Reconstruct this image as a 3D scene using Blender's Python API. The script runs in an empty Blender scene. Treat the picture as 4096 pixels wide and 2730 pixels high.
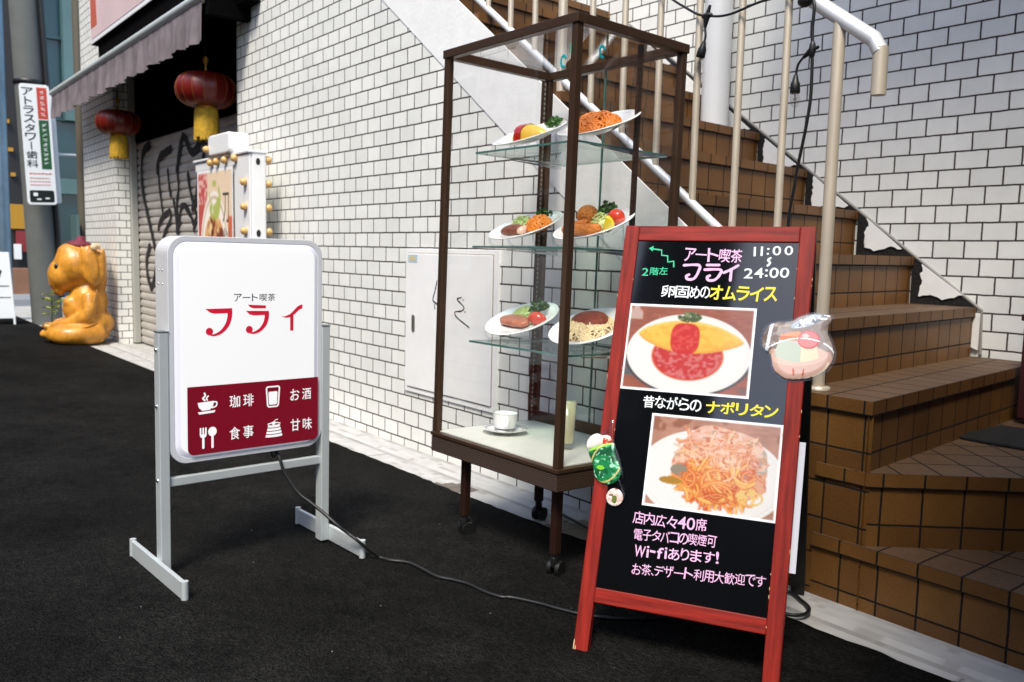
import bpy, bmesh, math, random
import numpy as np
from mathutils import Vector, Matrix, Euler
random.seed(7); rng = np.random.default_rng(7)
S = bpy.context.scene
COL = S.collection
R = math.radians

# ------------------------------------------------------------------ camera, sky, sun, exposure
cd = bpy.data.cameras.new('camera'); cam = bpy.data.objects.new('camera', cd); COL.objects.link(cam)
cd.sensor_width = 36; cd.lens = 29.89; cd.clip_start = .05; cd.clip_end = 400
_yaw, _pit, _rol = R(51.356), R(-5.94), R(1.247)
_f = Vector((-math.sin(_yaw)*math.cos(_pit), math.cos(_yaw)*math.cos(_pit), math.sin(_pit)))
_r0 = Vector((math.cos(_yaw), math.sin(_yaw), 0)); _u0 = _r0.cross(_f)
_r = _r0*math.cos(_rol)+_u0*math.sin(_rol); _u = _r.cross(_f)
cam.matrix_world = Matrix(((_r.x, _u.x, -_f.x, 0), (_r.y, _u.y, -_f.y, -1.991), (_r.z, _u.z, -_f.z, .886), (0, 0, 0, 1)))
cd.dof.use_dof = True; cd.dof.focus_distance = 1.95; cd.dof.aperture_fstop = 6.3
S.camera = cam
SUN_EL, SUN_AZ = R(55), R(142)            # azimuth measured clockwise from +Y: light comes from the street side
w = bpy.data.worlds.new('World'); S.world = w; w.use_nodes = True
nt = w.node_tree; bg = nt.nodes['Background']
sky = nt.nodes.new('ShaderNodeTexSky'); sky.sky_type = 'NISHITA'; sky.sun_disc = False
sky.sun_elevation = SUN_EL; sky.sun_rotation = SUN_AZ; sky.air_density = 1.0; sky.dust_density = 1.6; sky.ozone_density = 1.0
nt.links.new(sky.outputs[0], bg.inputs[0]); bg.inputs[1].default_value = .13
sl = bpy.data.lights.new('sun', 'SUN'); sl.energy = 1.8; sl.angle = R(16); sl.color = (1, .94, .82)
so = bpy.data.objects.new('sun', sl); COL.objects.link(so)
_sd = Vector((math.sin(SUN_AZ)*math.cos(SUN_EL), math.cos(SUN_AZ)*math.cos(SUN_EL), math.sin(SUN_EL)))
so.rotation_euler = _sd.to_track_quat('Z', 'Y').to_euler(); so.location = _sd*20
S.view_settings.view_transform = 'Standard'; S.view_settings.look = 'None'
S.view_settings.exposure = 1.33; S.view_settings.gamma = 1
try:
    S.cycles.use_denoising = True; S.cycles.max_bounces = 10; S.cycles.transparent_max_bounces = 24; S.cycles.sample_clamp_indirect = 6
except Exception: pass

# ------------------------------------------------------------------ materials
def lin(*c):
    return tuple((x/12.92 if x <= .04045 else ((x+.055)/1.055)**2.4) for x in [v/255 for v in c])
MATS = {}
def mat(name, col=(.5, .5, .5), rough=.5, metal=0, spec=.5, emit=None, es=0, trans=0, coat=0, bump=None, var=None, noise_rough=0):
    """col linear rgb; bump=(scale,strength); var=(scale,amount) mottles the colour with soft dirt"""
    m = bpy.data.materials.new(name); m.use_nodes = True; n = m.node_tree.nodes; l = m.node_tree.links
    p = n['Principled BSDF']; p.inputs['Base Color'].default_value = (*col, 1); p.inputs['Roughness'].default_value = rough
    p.inputs['Metallic'].default_value = metal; p.inputs['Specular IOR Level'].default_value = spec
    p.inputs['Coat Weight'].default_value = coat; p.inputs['Transmission Weight'].default_value = trans
    if emit: p.inputs['Emission Color'].default_value = (*emit, 1); p.inputs['Emission Strength'].default_value = es
    tc = n.new('ShaderNodeTexCoord')
    if var:
        nz = n.new('ShaderNodeTexNoise'); nz.inputs['Scale'].default_value = var[0]; nz.inputs['Detail'].default_value = 8; nz.inputs['Roughness'].default_value = .65
        l.new(tc.outputs['Object'], nz.inputs['Vector'])
        rp = n.new('ShaderNodeMapRange'); rp.inputs[1].default_value = .3; rp.inputs[2].default_value = .7; rp.inputs[3].default_value = 1-var[1]; rp.inputs[4].default_value = 1+var[1]*.6
        l.new(nz.outputs[0], rp.inputs[0])
        mx = n.new('ShaderNodeMix'); mx.data_type = 'RGBA'; mx.blend_type = 'MULTIPLY'; mx.inputs['Factor'].default_value = 1; mx.inputs['A'].default_value = (*col, 1)
        l.new(rp.outputs[0], mx.inputs['B']); l.new(mx.outputs['Result'], p.inputs['Base Color'])
    if noise_rough:
        nz = n.new('ShaderNodeTexNoise'); nz.inputs['Scale'].default_value = 9; nz.inputs['Detail'].default_value = 6; l.new(tc.outputs['Object'], nz.inputs['Vector'])
        rp = n.new('ShaderNodeMapRange'); rp.inputs[1].default_value = .3; rp.inputs[2].default_value = .7; rp.inputs[3].default_value = max(.02, rough-noise_rough); rp.inputs[4].default_value = rough+noise_rough
        l.new(nz.outputs[0], rp.inputs[0]); l.new(rp.outputs[0], p.inputs['Roughness'])
    if bump:
        nz = n.new('ShaderNodeTexNoise'); nz.inputs['Scale'].default_value = bump[0]; nz.inputs['Detail'].default_value = 6; l.new(tc.outputs['Object'], nz.inputs['Vector'])
        b = n.new('ShaderNodeBump'); b.inputs['Strength'].default_value = bump[1]; b.inputs['Distance'].default_value = .01
        l.new(nz.outputs[0], b.inputs['Height']); l.new(b.outputs[0], p.inputs['Normal'])
    MATS[name] = m
    return m
BW, RH = .066*1.75949, .066
def tile_mat(name, c1, c2, grout, bw, rh, ms, off, rough, facebump, spec=.5, dirt=0, stretch=(30, 160, 1)):
    m = bpy.data.materials.new(name); m.use_nodes = True; n = m.node_tree.nodes; l = m.node_tree.links; p = n['Principled BSDF']
    uv = n.new('ShaderNodeUVMap')
    b = n.new('ShaderNodeTexBrick'); b.offset = off; b.offset_frequency = 2; b.squash = 1
    b.inputs['Scale'].default_value = 1; b.inputs['Mortar Size'].default_value = ms; b.inputs['Mortar Smooth'].default_value = .12
    b.inputs['Brick Width'].default_value = bw; b.inputs['Row Height'].default_value = rh; b.inputs['Bias'].default_value = 0
    b.inputs['Color1'].default_value = (*c1, 1); b.inputs['Color2'].default_value = (*c2, 1); b.inputs['Mortar'].default_value = (*grout, 1)
    # a touch of waviness so that joints are not ruled lines
    nz0 = n.new('ShaderNodeTexNoise'); nz0.inputs['Scale'].default_value = 22; nz0.inputs['Detail'].default_value = 3; l.new(uv.outputs[0], nz0.inputs['Vector'])
    vm = n.new('ShaderNodeVectorMath'); vm.operation = 'SUBTRACT'; l.new(nz0.outputs['Color'], vm.inputs[0]); vm.inputs[1].default_value = (.5, .5, .5)
    vs = n.new('ShaderNodeVectorMath'); vs.operation = 'SCALE'; l.new(vm.outputs[0], vs.inputs[0]); vs.inputs['Scale'].default_value = .0035
    va = n.new('ShaderNodeVectorMath'); va.operation = 'ADD'; l.new(uv.outputs[0], va.inputs[0]); l.new(vs.outputs[0], va.inputs[1]); l.new(va.outputs[0], b.inputs['Vector'])
    mp = n.new('ShaderNodeMapping'); mp.inputs['Scale'].default_value = stretch; l.new(uv.outputs[0], mp.inputs[0])
    nz = n.new('ShaderNodeTexNoise'); nz.inputs['Scale'].default_value = 1; nz.inputs['Detail'].default_value = 6; nz.inputs['Roughness'].default_value = .6; l.new(mp.outputs[0], nz.inputs['Vector'])
    nd = n.new('ShaderNodeTexNoise'); nd.inputs['Scale'].default_value = 2.3; nd.inputs['Detail'].default_value = 9; nd.inputs['Roughness'].default_value = .7; l.new(uv.outputs[0], nd.inputs['Vector'])
    rp = n.new('ShaderNodeMapRange'); rp.inputs[1].default_value = .35; rp.inputs[2].default_value = .75; rp.inputs[3].default_value = 1.04; rp.inputs[4].default_value = 1-dirt; l.new(nd.outputs[0], rp.inputs[0])
    rp2 = n.new('ShaderNodeMapRange'); rp2.inputs[1].default_value = .3; rp2.inputs[2].default_value = .7; rp2.inputs[3].default_value = 1-facebump*.5; rp2.inputs[4].default_value = 1+facebump*.5; l.new(nz.outputs[0], rp2.inputs[0])
    mm = n.new('ShaderNodeMath'); mm.operation = 'MULTIPLY'; l.new(rp.outputs[0], mm.inputs[0]); l.new(rp2.outputs[0], mm.inputs[1])
    mx = n.new('ShaderNodeMix'); mx.data_type = 'RGBA'; mx.blend_type = 'MULTIPLY'; mx.inputs['Factor'].default_value = 1; l.new(b.outputs['Color'], mx.inputs['A']); l.new(mm.outputs[0], mx.inputs['B'])
    l.new(mx.outputs['Result'], p.inputs['Base Color'])
    rr = n.new('ShaderNodeMapRange'); rr.inputs[3].default_value = rough; rr.inputs[4].default_value = .9; l.new(b.outputs['Fac'], rr.inputs[0]); l.new(rr.outputs[0], p.inputs['Roughness'])
    p.inputs['Specular IOR Level'].default_value = spec
    h = n.new('ShaderNodeMath'); h.operation = 'MULTIPLY_ADD'; l.new(b.outputs['Fac'], h.inputs[0]); h.inputs[1].default_value = -1; 
    hs = n.new('ShaderNodeMath'); hs.operation = 'MULTIPLY'; l.new(nz.outputs[0], hs.inputs[0]); hs.inputs[1].default_value = facebump; l.new(hs.outputs[0], h.inputs[2])
    bp = n.new('ShaderNodeBump'); bp.inputs['Strength'].default_value = .7; bp.inputs['Distance'].default_value = .004; l.new(h.outputs[0], bp.inputs['Height']); l.new(bp.outputs[0], p.inputs['Normal'])
    MATS[name] = m
    return m
tile_mat('white_tile', (.83, .832, .785), (.752, .758, .715), (.050, .040, .033), BW, RH, .0033, .5, .38, .06, dirt=.09, stretch=(12, 12, 1))
tile_mat('brown_tile', (.205, .092, .022), (.145, .064, .017), (.008, .0065, .005), .101, .0965, .0028, 0, .42, .38, .4, dirt=.42, stretch=(170, 210, 1))
tile_mat('brown_tread_tile', (.135, .078, .043), (.105, .062, .034), (.012, .009, .008), .101, .121, .0032, 0, .6, .35, .3, dirt=.35, stretch=(60, 60, 1))
def asphalt():
    m = bpy.data.materials.new('asphalt'); m.use_nodes = True; n = m.node_tree.nodes; l = m.node_tree.links; p = n['Principled BSDF']
    tc = n.new('ShaderNodeTexCoord')
    v = n.new('ShaderNodeTexVoronoi'); v.inputs['Scale'].default_value = 170; l.new(tc.outputs['Object'], v.inputs['Vector'])
    nb = n.new('ShaderNodeTexNoise'); nb.inputs['Scale'].default_value = 95; nb.inputs['Detail'].default_value = 8; nb.inputs['Roughness'].default_value = .7; l.new(tc.outputs['Object'], nb.inputs['Vector'])
    nl = n.new('ShaderNodeTexNoise'); nl.inputs['Scale'].default_value = 1.7; nl.inputs['Detail'].default_value = 7; nl.inputs['Roughness'].default_value = .6; l.new(tc.outputs['Object'], nl.inputs['Vector'])
    rl = n.new('ShaderNodeMapRange'); rl.inputs[1].default_value = .3; rl.inputs[2].default_value = .7; rl.inputs[3].default_value = .55; rl.inputs[4].default_value = 1.45; l.new(nl.outputs[0], rl.inputs[0])
    rc = n.new('ShaderNodeValToRGB'); rc.color_ramp.elements[0].position = .34; rc.color_ramp.elements[0].color = (.0030, .0031, .0031, 1)
    rc.color_ramp.elements[1].position = .70; rc.color_ramp.elements[1].color = (.0215, .0208, .0190, 1); l.new(nb.outputs[0], rc.inputs[0])
    sp = n.new('ShaderNodeTexVoronoi'); sp.inputs['Scale'].default_value = 34; l.new(tc.outputs['Object'], sp.inputs['Vector'])
    lt = n.new('ShaderNodeMath'); lt.operation = 'LESS_THAN'; l.new(sp.outputs['Distance'], lt.inputs[0]); lt.inputs[1].default_value = .07
    sepc = n.new('ShaderNodeSeparateColor'); l.new(sp.outputs['Color'], sepc.inputs[0])
    gt = n.new('ShaderNodeMath'); gt.operation = 'GREATER_THAN'; l.new(sepc.outputs[0], gt.inputs[0]); gt.inputs[1].default_value = .86
    an = n.new('ShaderNodeMath'); an.operation = 'MULTIPLY'; l.new(lt.outputs[0], an.inputs[0]); l.new(gt.outputs[0], an.inputs[1])
    mx = n.new('ShaderNodeMix'); mx.data_type = 'RGBA'; mx.blend_type = 'MULTIPLY'; mx.inputs['Factor'].default_value = 1; l.new(rc.outputs[0], mx.inputs['A']); l.new(rl.outputs[0], mx.inputs['B'])
    n3 = n.new('ShaderNodeTexNoise'); n3.inputs['Scale'].default_value = 14; n3.inputs['Detail'].default_value = 9; n3.inputs['Roughness'].default_value = .75; l.new(tc.outputs['Object'], n3.inputs['Vector'])
    r3 = n.new('ShaderNodeMapRange'); r3.inputs[1].default_value = .34; r3.inputs[2].default_value = .68; r3.inputs[3].default_value = .62; r3.inputs[4].default_value = 1.5; l.new(n3.outputs[0], r3.inputs[0])
    m3 = n.new('ShaderNodeMix'); m3.data_type = 'RGBA'; m3.blend_type = 'MULTIPLY'; m3.inputs['Factor'].default_value = 1; l.new(mx.outputs['Result'], m3.inputs['A']); l.new(r3.outputs[0], m3.inputs['B']); mx = m3
    m2 = n.new('ShaderNodeMix'); m2.data_type = 'RGBA'; l.new(an.outputs[0], m2.inputs['Factor']); l.new(mx.outputs['Result'], m2.inputs['A']); m2.inputs['B'].default_value = (.07, .068, .062, 1)
    l.new(m2.outputs['Result'], p.inputs['Base Color']); p.inputs['Roughness'].default_value = .95; p.inputs['Specular IOR Level'].default_value = .07
    a = n.new('ShaderNodeMath'); a.operation = 'ADD'; l.new(nb.outputs[0], a.inputs[0]); l.new(v.outputs['Distance'], a.inputs[1])
    bp = n.new('ShaderNodeBump'); bp.inputs['Strength'].default_value = 1; bp.inputs['Distance'].default_value = .010; l.new(a.outputs[0], bp.inputs['Height']); l.new(bp.outputs[0], p.inputs['Normal'])
    MATS['asphalt'] = m
asphalt()
def wood(name, c1, c2, rough=.45):
    m = bpy.data.materials.new(name); m.use_nodes = True; n = m.node_tree.nodes; l = m.node_tree.links; p = n['Principled BSDF']
    uv = n.new('ShaderNodeUVMap'); mp = n.new('ShaderNodeMapping'); mp.inputs['Scale'].default_value = (90, 7, 1); l.new(uv.outputs[0], mp.inputs[0])
    nz = n.new('ShaderNodeTexNoise'); nz.inputs['Scale'].default_value = 1; nz.inputs['Detail'].default_value = 6; l.new(mp.outputs[0], nz.inputs['Vector'])
    rc = n.new('ShaderNodeValToRGB'); rc.color_ramp.elements[0].position = .3; rc.color_ramp.elements[0].color = (*c1, 1); rc.color_ramp.elements[1].position = .72; rc.color_ramp.elements[1].color = (*c2, 1); l.new(nz.outputs[0], rc.inputs[0])
    vo = n.new('ShaderNodeTexVoronoi'); vo.inputs['Scale'].default_value = 7; l.new(uv.outputs[0], vo.inputs['Vector'])   # knots
    kr = n.new('ShaderNodeMapRange'); kr.inputs[1].default_value = .03; kr.inputs[2].default_value = .075; kr.inputs[3].default_value = .35; kr.inputs[4].default_value = 1; l.new(vo.outputs['Distance'], kr.inputs[0])
    mx = n.new('ShaderNodeMix'); mx.data_type = 'RGBA'; mx.blend_type = 'MULTIPLY'; mx.inputs['Factor'].default_value = 1; l.new(rc.outputs[0], mx.inputs['A']); l.new(kr.outputs[0], mx.inputs['B'])
    l.new(mx.outputs['Result'], p.inputs['Base Color']); p.inputs['Roughness'].default_value = rough; p.inputs['Specular IOR Level'].default_value = .22
    bp = n.new('ShaderNodeBump'); bp.inputs['Strength'].default_value = .3; bp.inputs['Distance'].default_value = .002; l.new(nz.outputs[0], bp.inputs['Height']); l.new(bp.outputs[0], p.inputs['Normal'])
    MATS[name] = m
wood('red_wood', (.125, .0075, .005), (.315, .020, .0105), .5)
def attr_mat(name, rough=.3, coat=0, spec=.4, emit=0):
    m = bpy.data.materials.new(name); m.use_nodes = True; n = m.node_tree.nodes; l = m.node_tree.links; p = n['Principled BSDF']
    a = n.new('ShaderNodeAttribute'); a.attribute_name = 'Col'; l.new(a.outputs['Color'], p.inputs['Base Color'])
    p.inputs['Roughness'].default_value = rough; p.inputs['Coat Weight'].default_value = coat; p.inputs['Coat Roughness'].default_value = .06; p.inputs['Specular IOR Level'].default_value = spec
    if emit: l.new(a.outputs['Color'], p.inputs['Emission Color']); p.inputs['Emission Strength'].default_value = emit
    MATS[name] = m
attr_mat('print_gloss', .3, .6); attr_mat('print_matt', .55); attr_mat('painted_concrete', .85, 0, .25)
def glass(name, tint=(1, 1, 1), ior=1.5, rough=.0, streak=0):
    m = bpy.data.materials.new(name); m.use_nodes = True; n = m.node_tree.nodes; l = m.node_tree.links; n.remove(n['Principled BSDF'])
    t = n.new('ShaderNodeBsdfTransparent'); t.inputs[0].default_value = (*tint, 1); g = n.new('ShaderNodeBsdfGlossy'); g.inputs['Roughness'].default_value = rough
    ge = n.new('ShaderNodeNewGeometry'); dt = n.new('ShaderNodeVectorMath'); dt.operation = 'DOT_PRODUCT'; l.new(ge.outputs['Normal'], dt.inputs[0]); l.new(ge.outputs['Incoming'], dt.inputs[1])
    ab_ = n.new('ShaderNodeMath'); ab_.operation = 'ABSOLUTE'; l.new(dt.outputs['Value'], ab_.inputs[0])
    om_ = n.new('ShaderNodeMath'); om_.operation = 'SUBTRACT'; om_.inputs[0].default_value = 1; l.new(ab_.outputs[0], om_.inputs[1])
    pw = n.new('ShaderNodeMath'); pw.operation = 'POWER'; l.new(om_.outputs[0], pw.inputs[0]); pw.inputs[1].default_value = 5
    f0 = ((ior-1)/(ior+1))**2*.75; f = n.new('ShaderNodeMath'); f.operation = 'MULTIPLY_ADD'; l.new(pw.outputs[0], f.inputs[0]); f.inputs[1].default_value = 1-f0; f.inputs[2].default_value = f0; mx = n.new('ShaderNodeMixShader')
    l.new(f.outputs[0], mx.inputs[0]); l.new(t.outputs[0], mx.inputs[1]); l.new(g.outputs[0], mx.inputs[2]); l.new(mx.outputs[0], n['Material Output'].inputs[0])
    MATS[name] = m
glass('pane_glass', (1, 1, 1), 1.5); glass('shelf_glass', (.86, .95, .92), 1.5); glass('clear_acrylic', (.95, .96, .97), 1.6, .03); glass('bulb_glass', (.93, .92, .9), 1.55)
mat('glass_edge', (.06, .16, .14), .15); mat('bronze', (.070, .038, .021), .38, .5, noise_rough=.06); mat('bronze_leg_shaded', (.030, .012, .008), .4, .3); mat('bronze_ribbed', (.075, .046, .03), .45, .4)  # leg bronze is a darker copy, shade low on the case put into its colour
mat('cream_laminate', (.66, .67, .60), .3, var=(30, .05)); mat('black_rubber', (.006, .006, .006), .45); mat('chrome', (.75, .75, .75), .12, 1)
mat('aluminium', (.56, .60, .60), .42, .35, noise_rough=.06); mat('alu_dark', (.25, .29, .29), .4, .7); mat('rim_white', (.70, .71, .73), .3, .15); mat('sign_case', (.66, .66, .66), .4, .1, var=(14, .05))
mat('sign_face', (.44, .44, .445), .22, emit=(1, .99, .985), es=.235); mat('sign_rim', (.60, .60, .66), .25, emit=(.88, .88, 1), es=.10)
mat('maroon_print', (.13, .004, .012), .25, emit=(.16, .004, .014), es=.20); mat('red_print', (.36, .006, .02), .3, emit=(.4, .008, .03), es=.30); mat('ink_print', (.006, .006, .010), .5)
mat('white_print', (.5, .5, .5), .3, emit=(1, 1, 1), es=.22)
mat('blackboard', (.0028, .003, .0034), .06, spec=.75, noise_rough=.02); mat('black_wood', (.004, .004, .004), .5)
mat('marker_pink', (.72, .42, .66), .5); mat('marker_white', (.74, .80, .82), .5); mat('marker_yellow', (.80, .68, .015), .5); mat('marker_green', (.008, .52, .26), .5)
mat('plaster_white', (.82, .82, .80), .75, var=(9, .07), bump=(60, .12)); mat('torn_black', (.006, .005, .005), .9, bump=(80, .6)); mat('trim_grey', (.26, .25, .23), .7)
mat('rail_steel', (.64, .56, .44), .42, .35, noise_rough=.08); mat('rail_bright', (.80, .82, .83), .40, .45, noise_rough=.06)
mat('pipe_white', (.70, .71, .71), .4, var=(5, .04)); mat('box_white', (.87, .87, .85), .38, var=(8, .05)); mat('box_line', (.34, .29, .25), .8); mat('lock_metal', (.35, .33, .30), .4, .7)
mat('label_blue', (.45, .58, .66), .4); mat('label_buff', (.62, .50, .26), .5); mat('ink_black', (.008, .008, .008), .5); mat('spray_black', (.012, .011, .011), .7)
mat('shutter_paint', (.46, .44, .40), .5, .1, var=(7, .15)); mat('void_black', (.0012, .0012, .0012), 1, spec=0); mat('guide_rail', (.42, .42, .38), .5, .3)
mat('awning_cloth', (.185, .158, .168), .9, spec=.1, var=(6, .35)); mat('awning_bar', (.58, .63, .61), .35, .3); mat('fascia_dark', (.0015, .0015, .0015), 1, spec=.05)
mat('fascia_pink', (.72, .55, .56), .35, var=(2, .1)); mat('fascia_red', (.55, .12, .07), .4); mat('fascia_white', (.85, .87, .87), .35)
mat('lantern_red', (.125, .004, .002), .42, spec=.5); mat('lantern_rib', (.24, .075, .01), .35, .3); mat('lantern_gold', (.62, .30, .03), .35, .3); mat('tassel_gold', (.46, .27, .008), .7, var=(40, .4)); 
def statue_mat():
    m = mat('statue_orange', (.62, .27, .033), .34, var=(11, .42), bump=(55, .14), noise_rough=.12); return m
statue_mat(); mat('statue_crease', (.33, .13, .02), .5); mat('statue_pale', (.72, .55, .32), .5, var=(16, .2)); mat('hat_maroon', (.15, .012, .03), .7); mat('eye_dark', (.01, .02, .012), .2)
mat('pole_concrete', (.11, .118, .112), .85, var=(5, .15), bump=(30, .2)); mat('pole_metal', (.16, .24, .31), .4, .5, var=(4, .25)); mat('plate_white', (.80, .83, .83), .35)
mat('sign_red', (.55, .06, .035), .4); mat('sign_green', (.02, .10, .035), .4); mat('sign_black', (.006, .01, .01), .4); mat('sign_ink', (.02, .02, .025), .5); mat('dark_plastic', (.008, .008, .009), .4)
mat('teal_glass', (.003, .034, .044), .2, spec=.7, var=(1.5, .3)); mat('teal_pale', (.08, .15, .15), .4, var=(1, .2)); mat('dark_shop', (.012, .012, .013), .6); mat('low_wall', (.22, .11, .065), .8, var=(6, .2)); mat('grey_step', (.22, .24, .26), .8)
mat('poster_yellow', (.42, .22, .012), .5); mat('poster_red', (.22, .02, .025), .5); mat('leaf_yellow', (.32, .34, .03), .5); mat('stem_green', (.1, .14, .03), .6)
mat('bulb_amber', (.66, .38, .13), .2, spec=.6); mat('ink_soft', (.10, .085, .07), .5); mat('cabinet_white', (.80, .80, .79), .35, var=(5, .04)); mat('cabinet_grey', (.62, .63, .63), .45, var=(5, .04))
mat('brick_far', (.34, .10, .045), .8, var=(3, .15)); mat('concrete_far', (.05, .05, .052), .8, var=(2, .2)); mat('far_window', (.03, .04, .05), .1); mat('far_frame', (.7, .7, .68), .6)
mat('porcelain', (.84, .84, .82), .12, coat=.4); mat('egg_yellow', (.82, .50, .06), .3, var=(30, .12)); mat('ketchup', (.48, .015, .008), .15); mat('noodle_orange', (.78, .22, .02), .3); mat('noodle_orange_deep', (.40, .085, .008), .4); mat('noodle_pale_deep', (.48, .32, .14), .4); mat('noodle_pale', (.80, .64, .36), .35)  # the _deep noodle tones carry painted shade between strands
mat('meat_sauce', (.24, .035, .012), .35, var=(70, .5), bump=(120, .8)); mat('patty', (.19, .05, .022), .3, var=(60, .4), bump=(90, .5)); mat('fried', (.72, .22, .03), .5, var=(120, .3), bump=(150, .9)); mat('cabbage', (.62, .70, .30), .4)
mat('parsley', (.03, .115, .012), .5, var=(60, .4)); mat('tomato', (.66, .06, .025), .15); mat('lemon', (.82, .66, .03), .25); mat('pork', (.44, .14, .07), .3, var=(35, .45), bump=(60, .3)); mat('ham_pink', (.74, .48, .36), .3)
mat('juice', (.94, .87, .55), .3); mat('band_navy', (.03, .04, .08), .3); mat('coffee', (.03, .012, .006), .1); mat('mat_black', (.006, .006, .006), .9, bump=(200, .5)); mat('crate_red', (.045, .006, .006), .5)
mat('soda_green', (.0, .15, .035), .18, var=(22, .65), coat=.6); mat('ice_white', (.80, .78, .74), .3, var=(25, .12)); mat('cherry', (.62, .05, .025), .2); mat('pudding_pale', (.66, .62, .48), .25, coat=.6, var=(20, .1)); mat('pudding_pink', (.78, .30, .30), .2, coat=.6); mat('pudding_orange', (.66, .22, .08), .2); mat('dish_pink', (.60, .42, .38), .2, coat=.6, var=(14, .2)); mat('foil_pale', (.62, .72, .80), .15, .2); mat('foil_pink', (.70, .50, .47), .12, .5, var=(30, .5))
mat('dirt', (.05, .038, .027), .95, bump=(60, .8)); mat('stone_chip', (.20, .195, .18), .8); mat('door_teal', (.02, .06, .07), .4)
mat('curb', (.40, .40, .38), .85, var=(5, .2))

# ------------------------------------------------------------------ mesh building
class MB:
    def __init__(s): s.v = []; s.f = []; s.uv = []; s.mi = []
    def add(s, vs, fs, uvs=None, mi=0, M=None):
        o = len(s.v)
        for p in vs:
            p = Vector(p); s.v.append(tuple(M @ p) if M is not None else tuple(p))
        for i, f in enumerate(fs):
            s.f.append([o+k for k in f]); s.mi.append(mi)
            if uvs: s.uv.append(uvs[i])
            else:
                P = [Vector(vs[k]) for k in f]; n = Vector((0, 0, 0))
                for a in range(len(P)): n += P[a].cross(P[(a+1) % len(P)])
                ax = max(range(3), key=lambda k: abs(n[k])); i0, i1 = ((1, 2), (0, 2), (0, 1))[ax]
                s.uv.append([(q[i0], q[i1]) for q in P])
        return s
    def box(s, a, b, mi=0, M=None):
        (x0, y0, z0), (x1, y1, z1) = a, b
        v = [(x0, y0, z0), (x1, y0, z0), (x1, y1, z0), (x0, y1, z0), (x0, y0, z1), (x1, y0, z1), (x1, y1, z1), (x0, y1, z1)]
        return s.add(v, [(0, 3, 2, 1), (4, 5, 6, 7), (0, 1, 5, 4), (1, 2, 6, 5), (2, 3, 7, 6), (3, 0, 4, 7)], None, mi, M)
    def prism(s, poly, ax, lo, hi, mi=0, M=None):
        """poly: ccw outline in the two other axes (x,z for ax=1; y,z for ax=0; x,y for ax=2)"""
        n = len(poly)
        mk = {0: lambda p, t: (t, p[0], p[1]), 1: lambda p, t: (p[0], t, p[1]), 2: lambda p, t: (p[0], p[1], t)}[ax]
        v = [mk(p, lo) for p in poly]+[mk(p, hi) for p in poly]
        fs = [list(range(n)), list(range(2*n-1, n-1, -1))]+[[(i+1) % n, i, n+i, n+(i+1) % n] for i in range(n)]
        return s.add(v, fs, None, mi, M)
    def tube(s, pts, r, n=8, mi=0, M=None, cap=True):
        P = [Vector(p) for p in pts]; rs = r if isinstance(r, (list, tuple)) else [r]*len(P)
        v = []; T0 = None; N = None
        for i, p in enumerate(P):
            t = (P[min(i+1, len(P)-1)]-P[max(i-1, 0)]).normalized()
            if N is None: N = t.orthogonal().normalized()
            else: N = (N-t*N.dot(t)); N = N.normalized() if N.length > 1e-6 else t.orthogonal().normalized()
            B = t.cross(N)
            for k in range(n):
                a = 2*math.pi*k/n; v.append(p+(N*math.cos(a)+B*math.sin(a))*rs[i])
        fs = [[i*n+k, i*n+(k+1) % n, (i+1)*n+(k+1) % n, (i+1)*n+k] for i in range(len(P)-1) for k in range(n)]
        if cap:      # caps get vertices of their own so that the sides shade cleanly
            q = len(v); v = v+v[:n]+v[(len(P)-1)*n:len(P)*n]; fs += [[q+k for k in range(n-1, -1, -1)], [q+n+k for k in range(n)]]
        return s.add(v, fs, None, mi, M)
    def lathe(s, prof, n=24, mi=0, M=None):
        v = []; fs = []
        for r, z in prof:
            for k in range(n): a = 2*math.pi*k/n; v.append((r*math.cos(a), r*math.sin(a), z))
        for i in range(len(prof)-1):
            for k in range(n): fs.append([i*n+k, i*n+(k+1) % n, (i+1)*n+(k+1) % n, (i+1)*n+k])
        return s.add(v, fs, None, mi, M)
    def ell(s, c, rad, nu=16, nv=10, mi=0, M=None, rot=None, zmin=None):
        v = []; rm = Euler(rot).to_matrix() if rot else None
        for j in range(nv+1):
            ph = math.pi*j/nv
            for k in range(nu):
                a = 2*math.pi*k/nu; p = Vector((rad[0]*math.sin(ph)*math.cos(a), rad[1]*math.sin(ph)*math.sin(a), rad[2]*math.cos(ph)))
                if zmin is not None: p.z = max(p.z, zmin)
                if rm: p = rm @ p
                v.append(p+Vector(c))
        fs = [[j*nu+k, (j+1)*nu+k, (j+1)*nu+(k+1) % nu, j*nu+(k+1) % nu] for j in range(nv) for k in range(nu)]
        return s.add(v, fs, None, mi, M)
    def build(s, name, mats, parent=None, smooth=False, bevel=0, seg=2, weld=False):
        me = bpy.data.meshes.new(name); me.from_pydata(s.v, [], s.f)
        ul = me.uv_layers.new(name='UVMap')
        flat = [c for f in s.uv for p in f for c in p]
        if len(flat) == 2*len(me.loops): ul.data.foreach_set('uv', flat)
        for m in (mats if isinstance(mats, (list, tuple)) else [mats]): me.materials.append(MATS[m])
        me.polygons.foreach_set('material_index', s.mi)
        if smooth: me.polygons.foreach_set('use_smooth', [True]*len(s.f))
        me.validate(); me.update()
        if weld:
            bm = bmesh.new(); bm.from_mesh(me); bmesh.ops.remove_doubles(bm, verts=bm.verts, dist=1e-5); bmesh.ops.recalc_face_normals(bm, faces=bm.faces); bm.to_mesh(me); bm.free()
        o = bpy.data.objects.new(name, me); COL.objects.link(o)
        if parent: o.parent = parent
        if bevel:
            md = o.modifiers.new('bevel', 'BEVEL'); md.width = bevel; md.segments = seg; md.limit_method = 'ANGLE'; md.angle_limit = R(40); md.harden_normals = False
        return o
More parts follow.
